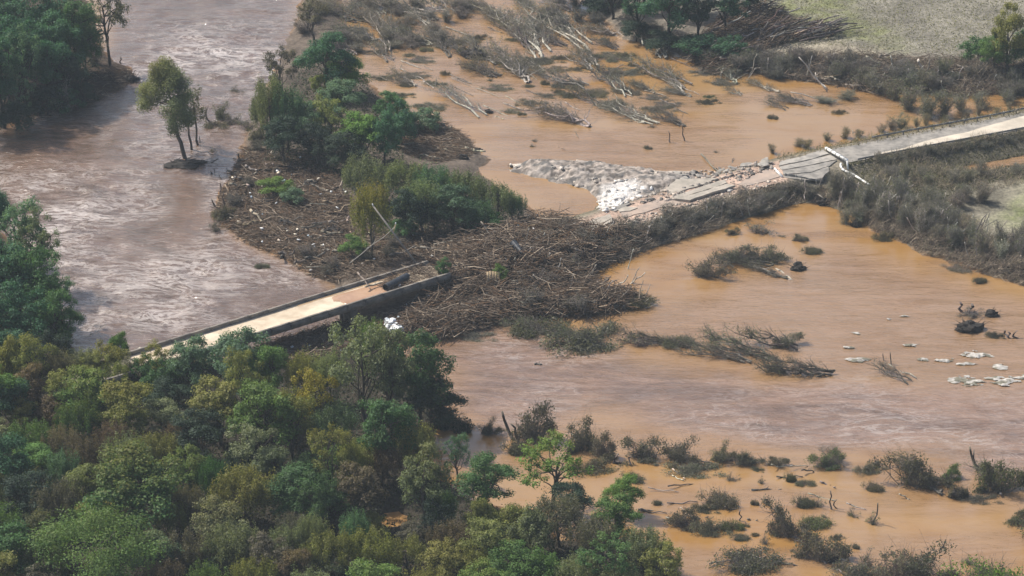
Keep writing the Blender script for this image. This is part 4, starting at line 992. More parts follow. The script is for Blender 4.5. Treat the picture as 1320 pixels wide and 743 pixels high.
# small sprigs all over the shallow orange water
for k in range(34):
    x, y = R(480, 1120), R(60, 205)
    if hz(*P(x, y)[:2]) > -.8 or (x < 640 and y > 160): continue
    drowned(random.choice(['sparse', 'low']), random.choice([GRY, TAN, DK, GREYG]), x, y, y - R(4, 9), R(6, 16))
for k in range(16):
    x, y = R(840, 1180), R(600, 730)
    if hz(*P(x, y)[:2]) > -.8: continue
    drowned(random.choice(['sparse', 'low']), random.choice([GRY, DK, GREYG]), x, y, y - R(5, 11), R(8, 18))

for k in range(52):
    x, y = R(470, 930), R(52, 150)
    if hz(*P(x, y)[:2]) > -.8 or (x > 830 and y < 95): continue
    w = R(14, 42); drowned('low', random.choice([GRY, TAN, DK, GRY]), x, y, y - R(5, 10), w)
def felled(x0, y0, x1, y1, label=None, wood=WP, leaf=GRY, width=1.0, pick=None, h=1.0):
    x0 += R(-8, 8); y0 += R(-7, 7); x1 += R(-6, 4); y1 += R(-6, 5)
    a = P(x0, y0); b = P(x1, y1); L = (b - a).length * R(.8, 1.0); pr = FELL[(pick if pick is not None else random.randrange(99)) % len(FELL)]
    if label is None:
        label = f"{'pale' if wood[0] > .2 else 'dark'} felled tree in the water {relation((x0 + x1) / 2, (y0 + y1) / 2)}"
    c = (a + b) / 2; c.z = max(0, hz(c.x, c.y)) + .02; sc = L / pr['L']
    return plant('felled_tree', pr, label, 'felled tree', c, (0, 0, math.atan2(b.y - a.y, b.x - a.x) + R(-.32, .32)), (sc, max(.4, min(1.0, sc)) * width, max(.5, min(.9, sc)) * h), vary(leaf, .15), vary(wood, .15), 'felled trees lying in the floodwater', 0, ((x0 + x1) / 2, (y0 + y1) / 2), WD if wood[0] < .2 else (.22, .20, .17))
for a in [(536,98,638,147,'long pale felled trunk with brush at its upper end in the orange water'),(498,92,545,116),(484,24,521,62),(470,20,512,52),(538,38,600,72),(560,55,612,82),(592,40,640,92),(600,0,654,20),(560,2,610,24),(668,2,694,13),(655,32,716,76,'thick felled tree with dark tangle and grey brush'),(640,25,690,60),(714,20,752,66),
          (700,12,728,30),(728,68,776,88),(648,84,694,108),(690,88,762,112),(676,92,712,106),(740,70,776,88),(772,55,797,68),(783,98,818,128),(728,110,782,138),(690,132,762,165),(782,130,846,168,None),(833,138,884,168),(806,70,888,108,'felled tree spread like a fan of pale stems'),(840,95,885,118),(864,114,888,132),
          (922,92,962,112),(928,112,962,126),(760,92,800,112),(620,60,668,96),(655,75,700,100),(608,86,640,108),(700,40,722,62),(816,112,850,124),(420,10,470,30),(440,30,500,60),(430,55,470,75),(500,0,560,30),(520,15,580,45),(455,0,510,18),(540,0,600,14),(620,18,665,42),(470,60,520,82),(510,40,556,62),(705,0,745,12),
          (760,35,800,52),(800,42,850,62),(835,52,872,75),(1000,118,1050,138),(960,108,1010,122),(975,125,1020,140)]:
    felled(*a[:4], a[4] if len(a) > 4 else None, random.choice([WP, WP, (.22, .2, .18), (.10, .09, .08)]), random.choice([GRY, GRY, DK, TAN]), R(1.0, 1.7), None, R(.9, 1.5))
for a in [(705,428,800,452),(800,430,862,446),(868,452,980,474,'big dark green felled tree, stems combed to the right, in midstream'),(905,436,1000,462),(985,476,1074,491,'long dark felled trunk lying at the right end of the midstream brush'),(930,432,1028,450),(840,440,900,455),(1124,462,1180,492),
          (660,412,720,432),(1070,588,1092,606),(1150,590,1225,634,),(1255,600,1298,642),(905,352,955,330),(955,342,1022,361),(925,340,1000,350)]:
    felled(*a[:4], a[4] if len(a) > 4 else None, random.choice([(.15, .135, .115), (.10, .09, .075)]), random.choice([DK, DKG]), R(.9, 1.3), None, R(1.0, 1.6))

LOGS = []
for sd_ in range(6):
    rng = np.random.default_rng(70 + sd_); mb = MB(); pts = [np.array([x, rng.normal() * .03, rng.normal() * .03]) for x in np.linspace(-.5, .5, 5)]
    rr = np.linspace(1.0, .62, 5) * .5
    for i in range(4): mb.sticks([pts[i]], [pts[i + 1]], rr[i] * .05, rr[i + 1] * .05, 6, (1, 1, 1), cap=i in (0, 3))
    if sd_ % 2: mb.sticks([pts[2]], [pts[2] + np.array([.09, .03, .06])], .014, .007, 5)
    LOGS.append(mb.mesh('log', M['wood']))
def log_at(a, b, r, col, label, group=None, name='log', cat='log', px=None):
    a, b = Vector(a), Vector(b); d = b - a; L = d.length
    q = d.to_track_quat('X', 'Z')
    o = bpy.data.objects.new(name, random.choice(LOGS)); COL.objects.link(o)
    o.location = (a + b) / 2; o.rotation_euler = q.to_euler(); o.scale = (L, r / .0225, r / .0225); o.color = (*col, 1)
    return tag(o, label, cat, group, px)
def snag(x0, y0, x1, y1, r=.12, col=(.10, .085, .075), label=None, z0=None):       # from its foot at x0,y0 up to x1,y1
    p = G(x0, y0); s = scale_at(p); q = p + Vector(((x1 - x0) / s, .2, (y0 - y1) / s / .91))
    p = p - Vector((0, 0, .4))
    return log_at(p, q, r, vary(col, .15), label or f"{'pale' if col[0] > .2 else 'dark'} bare snag sticking up {relation(x0, y0)}", 'bare snags', 'snag', 'snag', (x0, y0))
def lying(x0, y0, x1, y1, r=.15, col=WP, label=None, dz=.1, g='driftwood in the water', dz1=None):
    a = G(x0, y0); b = G(x1, y1); a.z += dz; b.z += dz if dz1 is None else dz1
    return log_at(a, b, r, vary(col, .12), label or f"{'pale' if col[0] > .2 else 'dark'} driftwood stick {relation((x0 + x1) / 2, (y0 + y1) / 2)}", g, 'driftwood', 'driftwood', ((x0 + x1) / 2, (y0 + y1) / 2))
for a in [(884,182,879,162),(866,184,861,170),(1073,657,1071,633),(1078,656,1076,645),(954,673,954,658),(1124,676,1131,648),(663,566,645,532,.25),(668,570,660,545,.2),(800,598,793,588,.25),(806,600,815,590,.2),(1262,606,1246,577,.22,(.13,.11,.09)),(1266,608,1252,582,.15),(273,163,266,140,.18),(254,184,254,170,.12),(258,186,257,176,.1),
          (262,211,282,206,.12),(270,226,272,221,.2),(308,207,307,198,.15),(283,232,284,226,.1),(276,222,276,217,.08),(286,250,284,236,.12),(294,224,293,217,.08),(280,268,272,258,.15),(286,272,290,250,.12),(158,84,157,74,.18),(1242,402,1240,390,.25),(1254,404,1251,392,.3),(1150,470,1146,455,.1),(1140,465,1137,456,.08),(1296,432,1294,426,.2),(1304,436,1302,428,.2),(1311,436,1308,428,.2)]:
    snag(*a[:4], *(a[4:] if len(a) > 4 else ()))
for a in [(1058,622,1078,630,.13,WD),(1062,724,1086,742,.15,WD),(1085,728,1104,742,.13,WD),(1146,470,1181,489,.12,(.28,.25,.21)),(950,338,1020,361,.2,WP,'pale forked driftwood trunk under the bushes in the orange pond'),(966,345,1000,352,.15,(.2,.18,.15)),(1000,346,1021,362,.18,WP),(868,606,884,619,.11,(.5,.44,.36),'curved pale driftwood branch beside drowned brush'),(866,614,882,621,.09,(.5,.44,.36)),(872,602,880,612,.08,(.45,.4,.33)),
          (1178,597,1222,630,.24,(.10,.085,.07),'dark slanting trunk through the big leaning drowned tree'),(1268,610,1294,641,.28,(.2,.18,.15),'grey slanting trunk across the split bush at right'),(985,648,1008,668,.12,(.12,.1,.085)),(858,668,882,678,.1,(.4,.36,.3)),(878,655,895,672,.1,(.4,.36,.3)),(737,560,750,582,.14,(.3,.27,.23)),(690,470,697,472,.15,WD),(1330,486,1300,489,.1,WD),
          (638,150,650,155,.1,WP),(720,190,728,194,.06,WD),(745,178,742,170,.06,WD),(804,84,780,94,.06,WP),(1105,182,1098,170,.1,WD),(905,200,928,224,.14,WD),(940,215,946,205,.1,WD),(560,352,578,366,.1,WP),(690,408,720,412,.12,WP)]:
    lying(*a[:5], a[5] if len(a) > 5 else WP, a[6] if len(a) > 6 else None)

# dark root wads and the clod mounds
def clod(name, label, px, py, w, h, mat, seed, cat='root wad', group=None, roots=True, flat=1.0, depth=.7):
    p = G(px, py); s = scale_at(p); Wm = w / s; c, sn = cosdep(p); Hm = max(.25, (h / s - Wm * depth * sn * .4) / c)
    import bmesh
    bm = bmesh.new(); bmesh.ops.create_icosphere(bm, subdivisions=3, radius=.5)
    for v in bm.verts:
        n = fbm(np.array([v.co.x * 4 + seed]), np.array([v.co.y * 4 + v.co.z * 5]), seed, 3)[0]
        v.co *= .45 + 1.1 * n
        v.co.z = max(v.co.z, -.25)
    me = bpy.data.meshes.new(name); bm.to_mesh(me); bm.free(); me.materials.append(mat)
    root = empty(name, p + Vector((0, Wm * .2, 0)), (0, 0, R(-.3, .3)), (Wm, Wm * depth, Hm)); tag(root, label, cat, group, (px, py))
    link('mound', me, root, loc=(0, 0, .1))
    if roots:
        rng = np.random.default_rng(seed); mb = MB()
        for k in range(34):
            d = rdir(rng, 1)[0]; d[2] = abs(d[2]); L = rng.uniform(.5, 1.0); q = d * L
            mb.sticks([d * .25, (d * .25 + q) / 2 + rng.normal(size=3) * .05], [(d * .25 + q) / 2, q + rng.normal(size=3) * .08], [.03, .02], [.02, .008], 4, (1, 1, 1))
        link('roots', mb.mesh('roots', M['wood']), root, (.05, .042, .036))
    return root
for a in [('dark root mound under the leaning tree in the river', 237, 217, 48, 15), ('dark round root wad near the right bank of the pond', 1104, 293, 13, 14), ('dark round root wad alone in the orange pond', 1029, 349, 18, 15), ('broad dark root wad with stubs near the right edge', 1250, 428, 36, 22),
          ('small dark root wad right of the broad one', 1279, 408, 18, 13), ('dark upturned root wad at the foot of the felled tree line', 1062, 264, 16, 14), ('dark root ball at the end of a felled tree near the spit', 630, 146, 12, 7), ('dark root ball beside the driftwood in front of the island', 596, 205, 14, 10), ('small black root ball on the sand by the island', 615, 195, 12, 6),
          ('dark stump root below the big leaning drowned tree', 1234, 643, 20, 20), ('root wad under the drowned bush at bottom right', 1075, 726, 14, 12), ('dark eroded clod on the tip of the upper bank', 168, 106, 22, 16), ('dark tangle of roots in the orange water', 612, 76, 30, 22)]:
    clod('root_wad', a[0], *a[1:], M['darksoil'], int(a[1]))
# pale litter mats drifting on the right
for i, (x, y, w, h, lab) in enumerate([(1108, 464, 40, 7, 'long pale foam streak left of the floating stick'), (1250, 492, 52, 13, 'largest white litter mat near the right edge'), (1292, 492, 44, 14, 'white litter mat at the right end with a dark branch'), (1258, 458, 46, 10, 'white litter mat above the larger ones'), (1288, 474, 26, 9, 'small white litter clump between the mats'),
        (1246, 470, 30, 7, 'thin pale litter clump with dark tail'), (1104, 430, 14, 5, 'small pale litter patch, upper left of the scatter'), (1094, 449, 14, 4, 'small pale litter patch beside the long foam streak'), (1172, 446, 26, 5, 'pale litter streak in the middle of the scatter'), (1166, 408, 14, 4, 'small white litter patch farthest upstream'), (1190, 464, 22, 5, 'greenish litter patch in the middle of the scatter'), (1220, 466, 28, 6, 'grey-green litter patch right of the greenish one'), (1316, 488, 20, 10, 'white litter clump cut by the right edge'), (1145, 412, 8, 3, 'tiny white litter patch left of the farthest one')]):
    p = G(x, y); s = scale_at(p); a = w / s / 2; d_ = max(.45, h / s / .42 / 2 * .85); st_ = .16
    X, Y = np.meshgrid(np.arange(-a * 1.15, a * 1.15, st_), np.arange(-d_ * 1.5, d_ * 1.5, st_)); Yc = Y - (fbm(X * .5 + i * 7, X * 0, 5) - .5) * d_ * 1.3
    n1 = fbm(X * .7 + i * 9, Y * 1.3, 8, 4); n2 = fbm(X * 1.8 + i * 5, Y * 2.2, 18, 4); D = 1 - np.sqrt((X / a) ** 2 + (Yc / d_) ** 2) + (n1 - .5) * 2.0
    Z = .03 + np.clip(D, 0, 1) * .22 + (n2 - .35) * .35 * np.clip(D * 2, 0, 1); nx = X.shape[1]
    i4 = (np.arange(X.shape[0] - 1)[:, None] * nx + np.arange(nx - 1)[None])[D[:-1, :-1] > .16]
    if len(i4) < 6: i4 = (np.arange(X.shape[0] - 1)[:, None] * nx + np.arange(nx - 1)[None])[np.abs(X[:-1, :-1]) < a * .5]
    tone = np.array([.52, .495, .46]) * (.55 + .55 * n2.ravel()[:, None]); dk = sstep(.50, .60, fbm(X * 1.1 + i * 3, Y * 1.7, 28, 4)).ravel()[:, None]
    tone = tone * (1 - dk) + np.array([.19, .18, .14]) * dk
    o = link('litter_mat', mesh_np('litter_mat', np.stack([X.ravel(), Y.ravel(), Z.ravel()], 1), [np.stack([i4, i4 + 1, i4 + nx + 1, i4 + nx], 1)], M['attr'], {'col': tone}), None, None, p); tag(o, lab, 'litter', 'pale litter mats', (x, y))

# ------------------------------------------------------------------ the wrack: thousands of sticks as one heap, the larger logs one by one
def scatter(polys_px, n, rng):
    xs = [q[0] for q in polys_px]; ys = [q[1] for q in polys_px]; out = []
    pts = rng.uniform((min(xs), min(ys)), (max(xs), max(ys)), (n * 3, 2))
    d = sdf(polys_px, pts[:, 0], pts[:, 1]); return pts[d > 0][:n]
def unproj(pts):
    z = np.full(len(pts), .5)
    for _ in range(3):
        u = (pts[:, 0] - 660) / 660 * TX; v = (371.5 - pts[:, 1]) / 660 * TX
        dz = -SP + v * CP; t = (z - CAMZ) / dz; X = u * t; Y = CAMY + (CP + v * SP) * t
        z = np.maximum(0, heights(X, Y))
    return np.stack([X, Y, z], 1)
TONES = np.array([[.088, .070, .056], [.15, .12, .095], [.18, .158, .135], [.27, .24, .205], [.44, .395, .335], [.50, .43, .34], [.17, .115, .075]])
def heap(name, polypx, n, rng, ang0=0.0, spread=1.0, lmin=.7, lmax=3.6, tones=(.26, .25, .18, .12, .06, .02, .12), lift=.5, rmax=.085, swirl=1.2, zfix=None):
    p = unproj(scatter(polypx, n, rng)); m = len(p)
    if zfix is not None:
        q = scatter(polypx, n, rng); m = len(q); p = np.array([tuple(P(x, y, zfix)) for x, y in q])
    L = lmin + (lmax - lmin) * rng.uniform(size=m) ** 2.2; r = np.clip(.022 + L * .014 * rng.uniform(.4, 1.5, m), .02, rmax)
    a = ang0 + (fbm(p[:, 0] * .05, p[:, 1] * .05, 77) - .5) * 2 * swirl + rng.normal(size=m) * spread
    tilt = rng.normal(size=m) * .22
    d = np.stack([np.cos(a) * np.cos(tilt), np.sin(a) * np.cos(tilt), np.sin(tilt)], 1)
    c = p + np.stack([np.zeros(m), np.zeros(m), rng.uniform(0, 1, m) ** 2 * lift + .03 * L * np.abs(np.sin(tilt)) * 4], 1)
    ti = rng.choice(7, m, p=np.array(tones) / sum(tones)); col = TONES[ti] * np.array([.82, .74, .665]) * rng.uniform(.75, 1.25, (m, 1))
    mb = MB(); bend = rng.normal(size=(m, 3)) * .05 * L[:, None]
    mb.sticks(c - d * L[:, None] / 2, c + bend, r, r * .85, 3, col, cap=False); mb.sticks(c + bend, c + d * L[:, None] / 2, r * .85, r * .55, 3, col, cap=False)
    return kind(link(name, mb.mesh(name, M['attr'])), 'stuff')
rng = np.random.default_rng(5)
WR1 = [(314,190),(306,215),(284,250),(276,278),(302,300),(326,316),(345,323),(386,343),(404,358),(432,364),(520,338),(560,335),(600,310),(560,300),(500,300),(470,290),(450,255),(430,225),(400,205),(350,195)]
WR2 = [(545,335),(600,310),(660,296),(700,280),(745,290),(790,300),(830,315),(770,346),(764,364),(790,373),(836,388),(800,402),(760,409),(700,410),(640,418),(590,434),(560,440),(510,442),(520,415),(570,380),(580,355)]
WR3 = [(330,470),(330,446),(420,420),(500,405),(570,376),(590,400),(560,440),(505,440),(440,460)]
WR4 = [(510,150),(560,152),(600,175),(615,200),(560,212),(525,200),(500,180)]
heap('driftwood_debris', WR1, 15000, rng, .15, .7, swirl=2.2)
heap('driftwood_debris', WR2, 15000, rng, .5, .8, lift=1.9, swirl=2.2, rmax=.15, lmax=5.2)
heap('driftwood_debris', WR3, 5200, rng, .9, .7, lift=.6)
heap('driftwood_debris', WR4, 2600, rng, -.3, .6, lift=.8)
PILE = [(885,80),(905,52),(945,14),(985,3),(1030,32),(1082,40),(1080,47),(1040,52),(1000,62),(975,80),(950,100),(920,98)]
heap('driftwood_debris', PILE, 4200, rng, .75, .35, 1.0, 5.0, (.4, .3, .14, .08, .04, .01, .12), 2.2, .12, .5)
BANKT = [(900,84),(960,78),(1040,70),(1130,72),(1240,78),(1340,86),(1340,118),(1240,126),(1130,120),(1060,108),(960,96)]
heap('driftwood_debris', BANKT, 5200, rng, -.2, .8, .8, 4.5, (.3, .28, .2, .12, .08, .02, .02), 1.2, .1)
RB = [(1060,250),(1100,262),(1130,290),(1190,322),(1280,350),(1330,368),(1340,330),(1260,300),(1190,280),(1130,250),(1090,240)]
heap('driftwood_debris', RB, 3000, rng, .4, .9, .7, 3.0, (.2, .25, .25, .2, .08, .02, .02), .6)
UPB = [(70,135),(125,132),(172,108),(170,92),(140,85),(105,95)]
heap('driftwood_debris', UPB, 1400, rng, .4, .9, .6, 3.0, (.3, .28, .15, .12, .08, .02, .15), .6)
heap('driftwood_debris', [(487,369),(500,358),(525,346),(548,341),(567,348),(566,357),(540,364),(515,371),(498,374)], 1000, rng, .4, .8, .3, 2.0, lift=.5, zfix=4.4)
heap('driftwood_debris', [(440,358),(520,338),(566,342),(566,362),(520,378),(495,372),(470,372)], 900, rng, .4, .8, .4, 2.4, lift=.3)   # lies on the bank under the bridge end too
# scraps of litter among the sticks
pts = unproj(np.concatenate([scatter(WR2, 200, rng), scatter(WR1, 70, rng), scatter(WR3, 30, rng), scatter(PILE, 18, rng)]))
mb = MB()
for q in pts:
    a = R(0, 6.3); sz = R(.10, .32); c = random.choice([(.7, .7, .7), (.6, .62, .64), (.55, .5, .42), (.7, .62, .5), (.3, .36, .42), (.42, .36, .3)])
    mb.box((q[0], q[1], q[2] + R(.3, .8)), (math.cos(a) * sz, math.sin(a) * sz, R(-.1, .1)), (-math.sin(a) * sz * .6, math.cos(a) * sz * .6, R(-.1, .1)), (0, 0, R(.03, .12)), c)
kind(link('litter', mb.mesh('litter', M['attr'])), 'stuff')

def strewn(poly, n, ang, spr, lmin, lmax, where, group, pal, lift=(.3, .9), seed=1, rr=(.08, .24)):
    rg = np.random.default_rng(seed); q = unproj(scatter(poly, n, rg))
    for p in q:
        L = rg.uniform(lmin, lmax); a = ang + rg.normal() * spr; t = rg.normal() * .13
        d = Vector((math.cos(a) * math.cos(t), math.sin(a) * math.cos(t), math.sin(t))); c = Vector(p) + Vector((0, 0, rg.uniform(*lift)))
        nm, col = pal[rg.integers(len(pal))]; xy = px_of(c)
        log_at(c - d * L / 2, c + d * L / 2, rg.uniform(*rr), vary(col, .15), f"{nm} log {where}" + ("" if "right end" in where else " " + relation(*xy)), group, px=xy)
PAL = [('bleached', (.40, .35, .29)), ('grey', (.20, .18, .155)), ('dark brown', (.075, .058, .046)), ('light brown', (.26, .20, .14)), ('grey', (.15, .135, .12))]
strewn(WR2, 90, .5, .8, 2.2, 8.0, 'in the debris heap', 'logs in the debris between bridge and road', PAL, seed=11)
strewn(WR1, 70, .15, .8, 2.0, 5.5, 'in the driftwood bank', 'logs in the driftwood bank', PAL, seed=12)
strewn(WR3, 16, .9, .6, 1.6, 4.0, 'below the bridge', 'logs below the bridge', PAL, seed=13)
strewn(WR4, 16, -.3, .5, 1.6, 4.5, 'in island debris', 'logs right of the wooded island', PAL, seed=14)
strewn(PILE, 60, .75, .22, 4, 9, 'on the pile', 'logs on the driftwood pile', [('dark brown', (.085, .062, .052)), ('grey', (.15, .13, .12)), ('reddish brown', (.12, .08, .065)), ('bleached', (.36, .32, .28))], (1.2, 2.8), 15, (.10, .2))
strewn([(1010,38),(1084,37),(1084,50),(1020,56)], 24, .42, .07, 7, 12, 'at the right end of the driftwood pile', 'logs at the right end of the pile', [('dark grey', (.10, .09, .085)), ('grey', (.17, .15, .14))], (.4, 2.2), 16, (.12, .22))
strewn(BANKT, 40, -.3, .8, 2.5, 7, 'in the field-edge brush', 'logs in the brush below the field', PAL, (.4, 1.4), 17)
for a in [(1030,74,1068,118,.14,'long pale leaning trunk at the water edge below the grey field'),(1050,95,1066,116,.12,'short pale trunk in a V beside the long leaning one'),(1182,78,1194,100,.34,'thick white broken trunk standing in the brush below the field'),(1198,100,1207,88,.25,'pale stub beside the thick white broken trunk'),(1192,104,1206,96,.28,'pale log across the foot of the white broken trunk'),(1140,92,1180,80,.16,None),(1020,118,1082,132,.12,None)]:
    x0, y0, x1, y1, r, lab = a
    A = G(x1, y1); s = scale_at(A); B = A + Vector(((x0 - x1) / s, 2.0, max(.3, (y1 - y0) / s / .91 - .8)))
    log_at(A, B, r, (.50, .46, .41), lab or f"pale log {relation((x0 + x1) / 2, (y0 + y1) / 2)}", 'pale trunks below the field', px=((x0 + x1) / 2, (y0 + y1) / 2))
for a in [(628,335,740,296,.22,'long grey trunk lying across the debris heap toward the road end'),(560,322,640,306,.16,None),(520,352,640,352,.14,None),(705,395,762,409,.12,'green-grey bamboo-like stem at the front of the debris heap'),(712,388,765,408,.12,'second green-grey stem at the front of the debris heap'),(700,398,732,414,.08,None),(461,352,478,372,.14,'pale branch leaning on the far parapet of the bridge'),(470,370,496,366,.15,'pale log across the bridge deck before the debris'),(1035,246,1062,262,.14,None)]:
    x0, y0, x1, y1, r, lab = a
    on = 470 <= x1 <= 496 and y1 < 373 and y0 > 345
    A = P(x0, y0, 5.0) if on else G(x0, y0) + Vector((0, 0, .9)); B = P(x1, y1, 4.5) if on else G(x1, y1) + Vector((0, 0, .9))
    log_at(A, B, r, vary((.26, .235, .2)), lab or f"grey log {relation((x0 + x1) / 2, (y0 + y1) / 2)}", 'long logs on the debris', px=((x0 + x1) / 2, (y0 + y1) / 2))

# ------------------------------------------------------------------ bare shrubs on the embankment and the right bank
GB = 'bare grey shrubs along the road embankment'
def bare(bx, by, h, w, label, group, leaf=(.075, .072, .055), wood=(.085, .075, .066), tw=(.095, .085, .075)):
    if 1050 < bx < 1130 and 196 < by < 250: return
    p = G(bx, by); s = scale_at(p); pr = random.choice(BARE); Wm = w / s; Hm = h / s * 1.05
    li = lambda c: vary(tuple(min(.6, x * 1.45) for x in c))
    return plant('bare_shrub', pr, label, 'shrub', p, (0, 0, R(0, 6.28)), (Wm / pr['W'], Wm / pr['W'], Hm / pr['H']), li(leaf), li(wood), group, 0, (bx, by), li(tw))
for k in range(34):
    t = R(0, 1); x = 796 + t * 268; y = 322 - 62 * t ** .85 + R(-20, 3) - 4
    pale = k % 9 == 4
    bare(x, y, R(9, 17), R(26, 40), ('pale-stemmed' if pale else 'dark') + ' bare shrub on embankment ' + relation(x, y), GB, (.09, .09, .072), (.34, .31, .27) if pale else (.10, .092, .085), (.24, .22, .19) if pale else (.115, .105, .097))
for k in range(50):
    t = R(0, 1); x = 1070 + t * 275; y = 268 + 92 * t + R(-34, -1) - 4 * math.sin(t * 7)
    pale = k % 5 == 2
    bare(x, y, R(24, 40), R(22, 36), ('pale-stemmed' if pale else 'grey' if k % 2 else 'dark') + ' bare shrub on the right bank ' + relation(x, y), 'bare shrubs on the right bank', (.12, .12, .095), (.55, .51, .45) if pale else (.25, .23, .205) if k % 2 else (.12, .11, .10), (.38, .35, .31) if pale else (.18, .166, .15))
for k in range(46):
    x = R(1085, 1330); y = R(218, 300)
    if y < 206 + 0: continue
    d = dline(ROAD2, *[np.array([v]) for v in G(x, y)[:2]])[0]
    if d < 7 or sdf(FIELD_R, *[np.array([v]) for v in P(x, y, 1.2)[:2]])[0] > -2: continue
    if 1205 < x and 188 < y < 222: continue
    g = R(0, 1) < .55
    bare(x, y, R(12, 22), R(22, 36), ('green-tinged' if g else 'grey') + ' scrub bush below the road ' + relation(x, y), 'scrub bushes below the intact road', (.11, .12, .066) if g else (.12, .112, .088), (.13, .118, .10), (.165, .152, .13))
for k in range(30):
    x = 1110 + k * 7.6; y = 216 - (x - 1110) * .155 + R(-3, 3)
    bare(x, y, R(9, 14), R(18, 28), 'low guardrail scrub ' + relation(x, y), 'low scrub along the near guardrail', (.10, .10, .07), (.10, .09, .08), (.12, .11, .098))
for k in range(15):
    x = 1000 + k * 22 + R(-8, 8); y = 199 - (x - 1000) * .172 + R(-7, 0)
    g = R(0, 1) < .5
    bare(x, y, R(7, 16), R(14, 24), ('yellow-green' if g else 'tan') + ' roadside weed bush ' + relation(x, y), 'weeds behind the road', (.14, .13, .06) if g else (.16, .14, .09), (.14, .12, .10), (.17, .15, .12))
for a in [(1150,128,26,40),(1170,140,30,44),(1195,150,32,46),(1215,152,30,40),(1180,118,26,44),(1130,118,22,40),(1110,112,22,44),(1240,142,20,36),(1265,138,18,36),(1300,132,16,34),(1090,128,10,34),(1065,132,8,34),(1160,165,16,30)]:
    bare(a[0], a[1], a[2], a[3], 'grey-green brush in orange water ' + relation(a[0], a[1]), 'brush in the orange water behind the road', (.115, .12, .078), (.13, .12, .105), (.15, .14, .12))
for k in range(64):
    x = R(905, 1335); y = 78 + (x - 905) * .085 + R(-10, 16)
    g = R(0, 1) < .3
    bare(x, y, R(10, 24), R(20, 42), ('green-grey' if g else 'grey' if k % 2 else 'dark') + ' brush below the field ' + relation(x, y), 'brush on the bank below the field', (.105, .115, .072) if g else (.095, .09, .078), (.34, .31, .27) if k % 6 == 0 else (.13, .118, .108), (.16, .145, .132) if k % 2 else (.11, .10, .094))
for k in range(36):
    x = R(392, 600); y = R(2, 62) 
    if x < 440 and y > 40: continue
    bare(x, y + 6, R(8, 16), R(26, 44), ('dark' if k % 2 else 'grey') + ' flattened brush in orange water ' + relation(x, y), 'brush at the top of the orange water', (.11, .10, .082), (.17, .15, .13), (.17, .15, .13) if k % 2 else (.125, .11, .098))
for k in range(18):
    x = R(690, 850); y = R(0, 40) + max(0, (x - 780) * .35)
    bare(x, y, R(8, 18), R(24, 40), 'dark bank brush ' + relation(x, y), 'brush under the dark wood', (.075, .075, .062), (.14, .125, .115), (.12, .108, .10))
for a in [(398,330,30),(300,265,26),(330,195,24),(360,205,22),(320,240,20),(420,355,20),(560,360,26),(700,372,34),(760,318,36),(740,345,30),(720,300,30),(780,325,30),(690,395,40),(740,400,40),(655,330,26),(610,400,24),(505,320,26),(500,330,22),(430,345,24),(470,335,26)]:
    bare(a[0], a[1], a[2] * .55, a[2] * 1.2, 'dark bare brush in the debris ' + relation(a[0], a[1]), 'brush tangled in the debris', (.085, .08, .065), (.11, .098, .085), (.12, .105, .092))
for (x, y, w, h) in ((610,352,26,14),(690,345,22,13),(585,398,24,13),(655,395,30,15),(730,360,28,14),(545,425,20,11),(430,300,24,12),(370,290,20,10),(345,262,18,10),(770,312,24,13),(715,392,34,16),(400,240,22,11)):
    clod('root_wad', 'dark root ball tangled in the debris ' + relation(x, y), x, y, w, h, M['darksoil'], int(x))
bare(88, 145, 40, 26, 'white bare shrub at the water edge of the upstream bank', None, (.05, .06, .04), (.42, .40, .36), (.30, .28, .25))

# pale and grey trunks standing and leaning in the right bank, the embankment and the field-edge brush
def leaners(n, fx, where, group, seed, hmin, hmax, lean=.35, pal=((.46, .43, .38), (.34, .315, .28), (.22, .20, .18)), rad=(.05, .12)):
    rg = random.Random(seed)
    for k in range(n):
        x, y = fx(rg)
        if 1070 < x < 1128 and 196 < y < 250: continue
        p = G(x, y); s = scale_at(p); L = rg.uniform(hmin, hmax); c = pal[rg.randrange(len(pal))]
        a = rg.gauss(lean, .45); q = p + Vector((math.sin(a) * L, rg.uniform(-.3, .3) * L, max(.25, math.cos(a)) * L)); nm = 'pale' if c[0] > .4 else 'silver' if c[0] > .3 else 'grey'
        log_at(p - Vector((0, 0, .3)), q, rg.uniform(*rad), vary(c, .12), nm + ' dead stem ' + where + ' ' + relation(x, y), group, 'dead_stem', 'dead stem', (x, y))
def _rb(rg):
    t = rg.random(); return 1070 + t * 265, 268 + 92 * t + rg.uniform(-36, -2) - 4 * math.sin(t * 7)
leaners(95, _rb, 'on bank', 'dead stems in the right bank', 3, 2.2, 5.2)
leaners(30, lambda rg: (lambda x: (x, 322 - .235 * (x - 800) + rg.uniform(-20, -1)))(rg.uniform(800, 1055)), 'on embankment', 'dead stems on the embankment', 4, 1.5, 3.6)
leaners(40, lambda rg: (lambda x: (x, 82 + (x - 905) * .085 + rg.uniform(-8, 20)))(rg.uniform(905, 1330)), 'in brush', 'dead stems below the field', 5, 2.0, 5.0)
leaners(30, lambda rg: (rg.uniform(640, 830), rg.uniform(300, 405)), 'in debris', 'dead stems in the debris', 6, 1.5, 4.0, .8)
for k in range(46):
    x, y = R(620, 1310), R(545, 735)
    if x < 700 + (y - 545) * .9 or hz(*P(x, y)[:2]) > -.8: continue
    near = [q for o, q in REG if o['category'] == 'bush' and abs(q[0] - x) < 34 and abs(q[1] - y) < 20]
    if not near: continue
    a = R(-.5, .5); L = R(7, 20); lying(x - L * math.cos(a), y - L * .42 * math.sin(a), x + L * math.cos(a), y + L * .42 * math.sin(a), R(.06, .13), random.choice([(.36, .33, .28), (.2, .18, .155), (.13, .11, .095)]), None, R(.1, .9), 'driftwood in the water', .05)
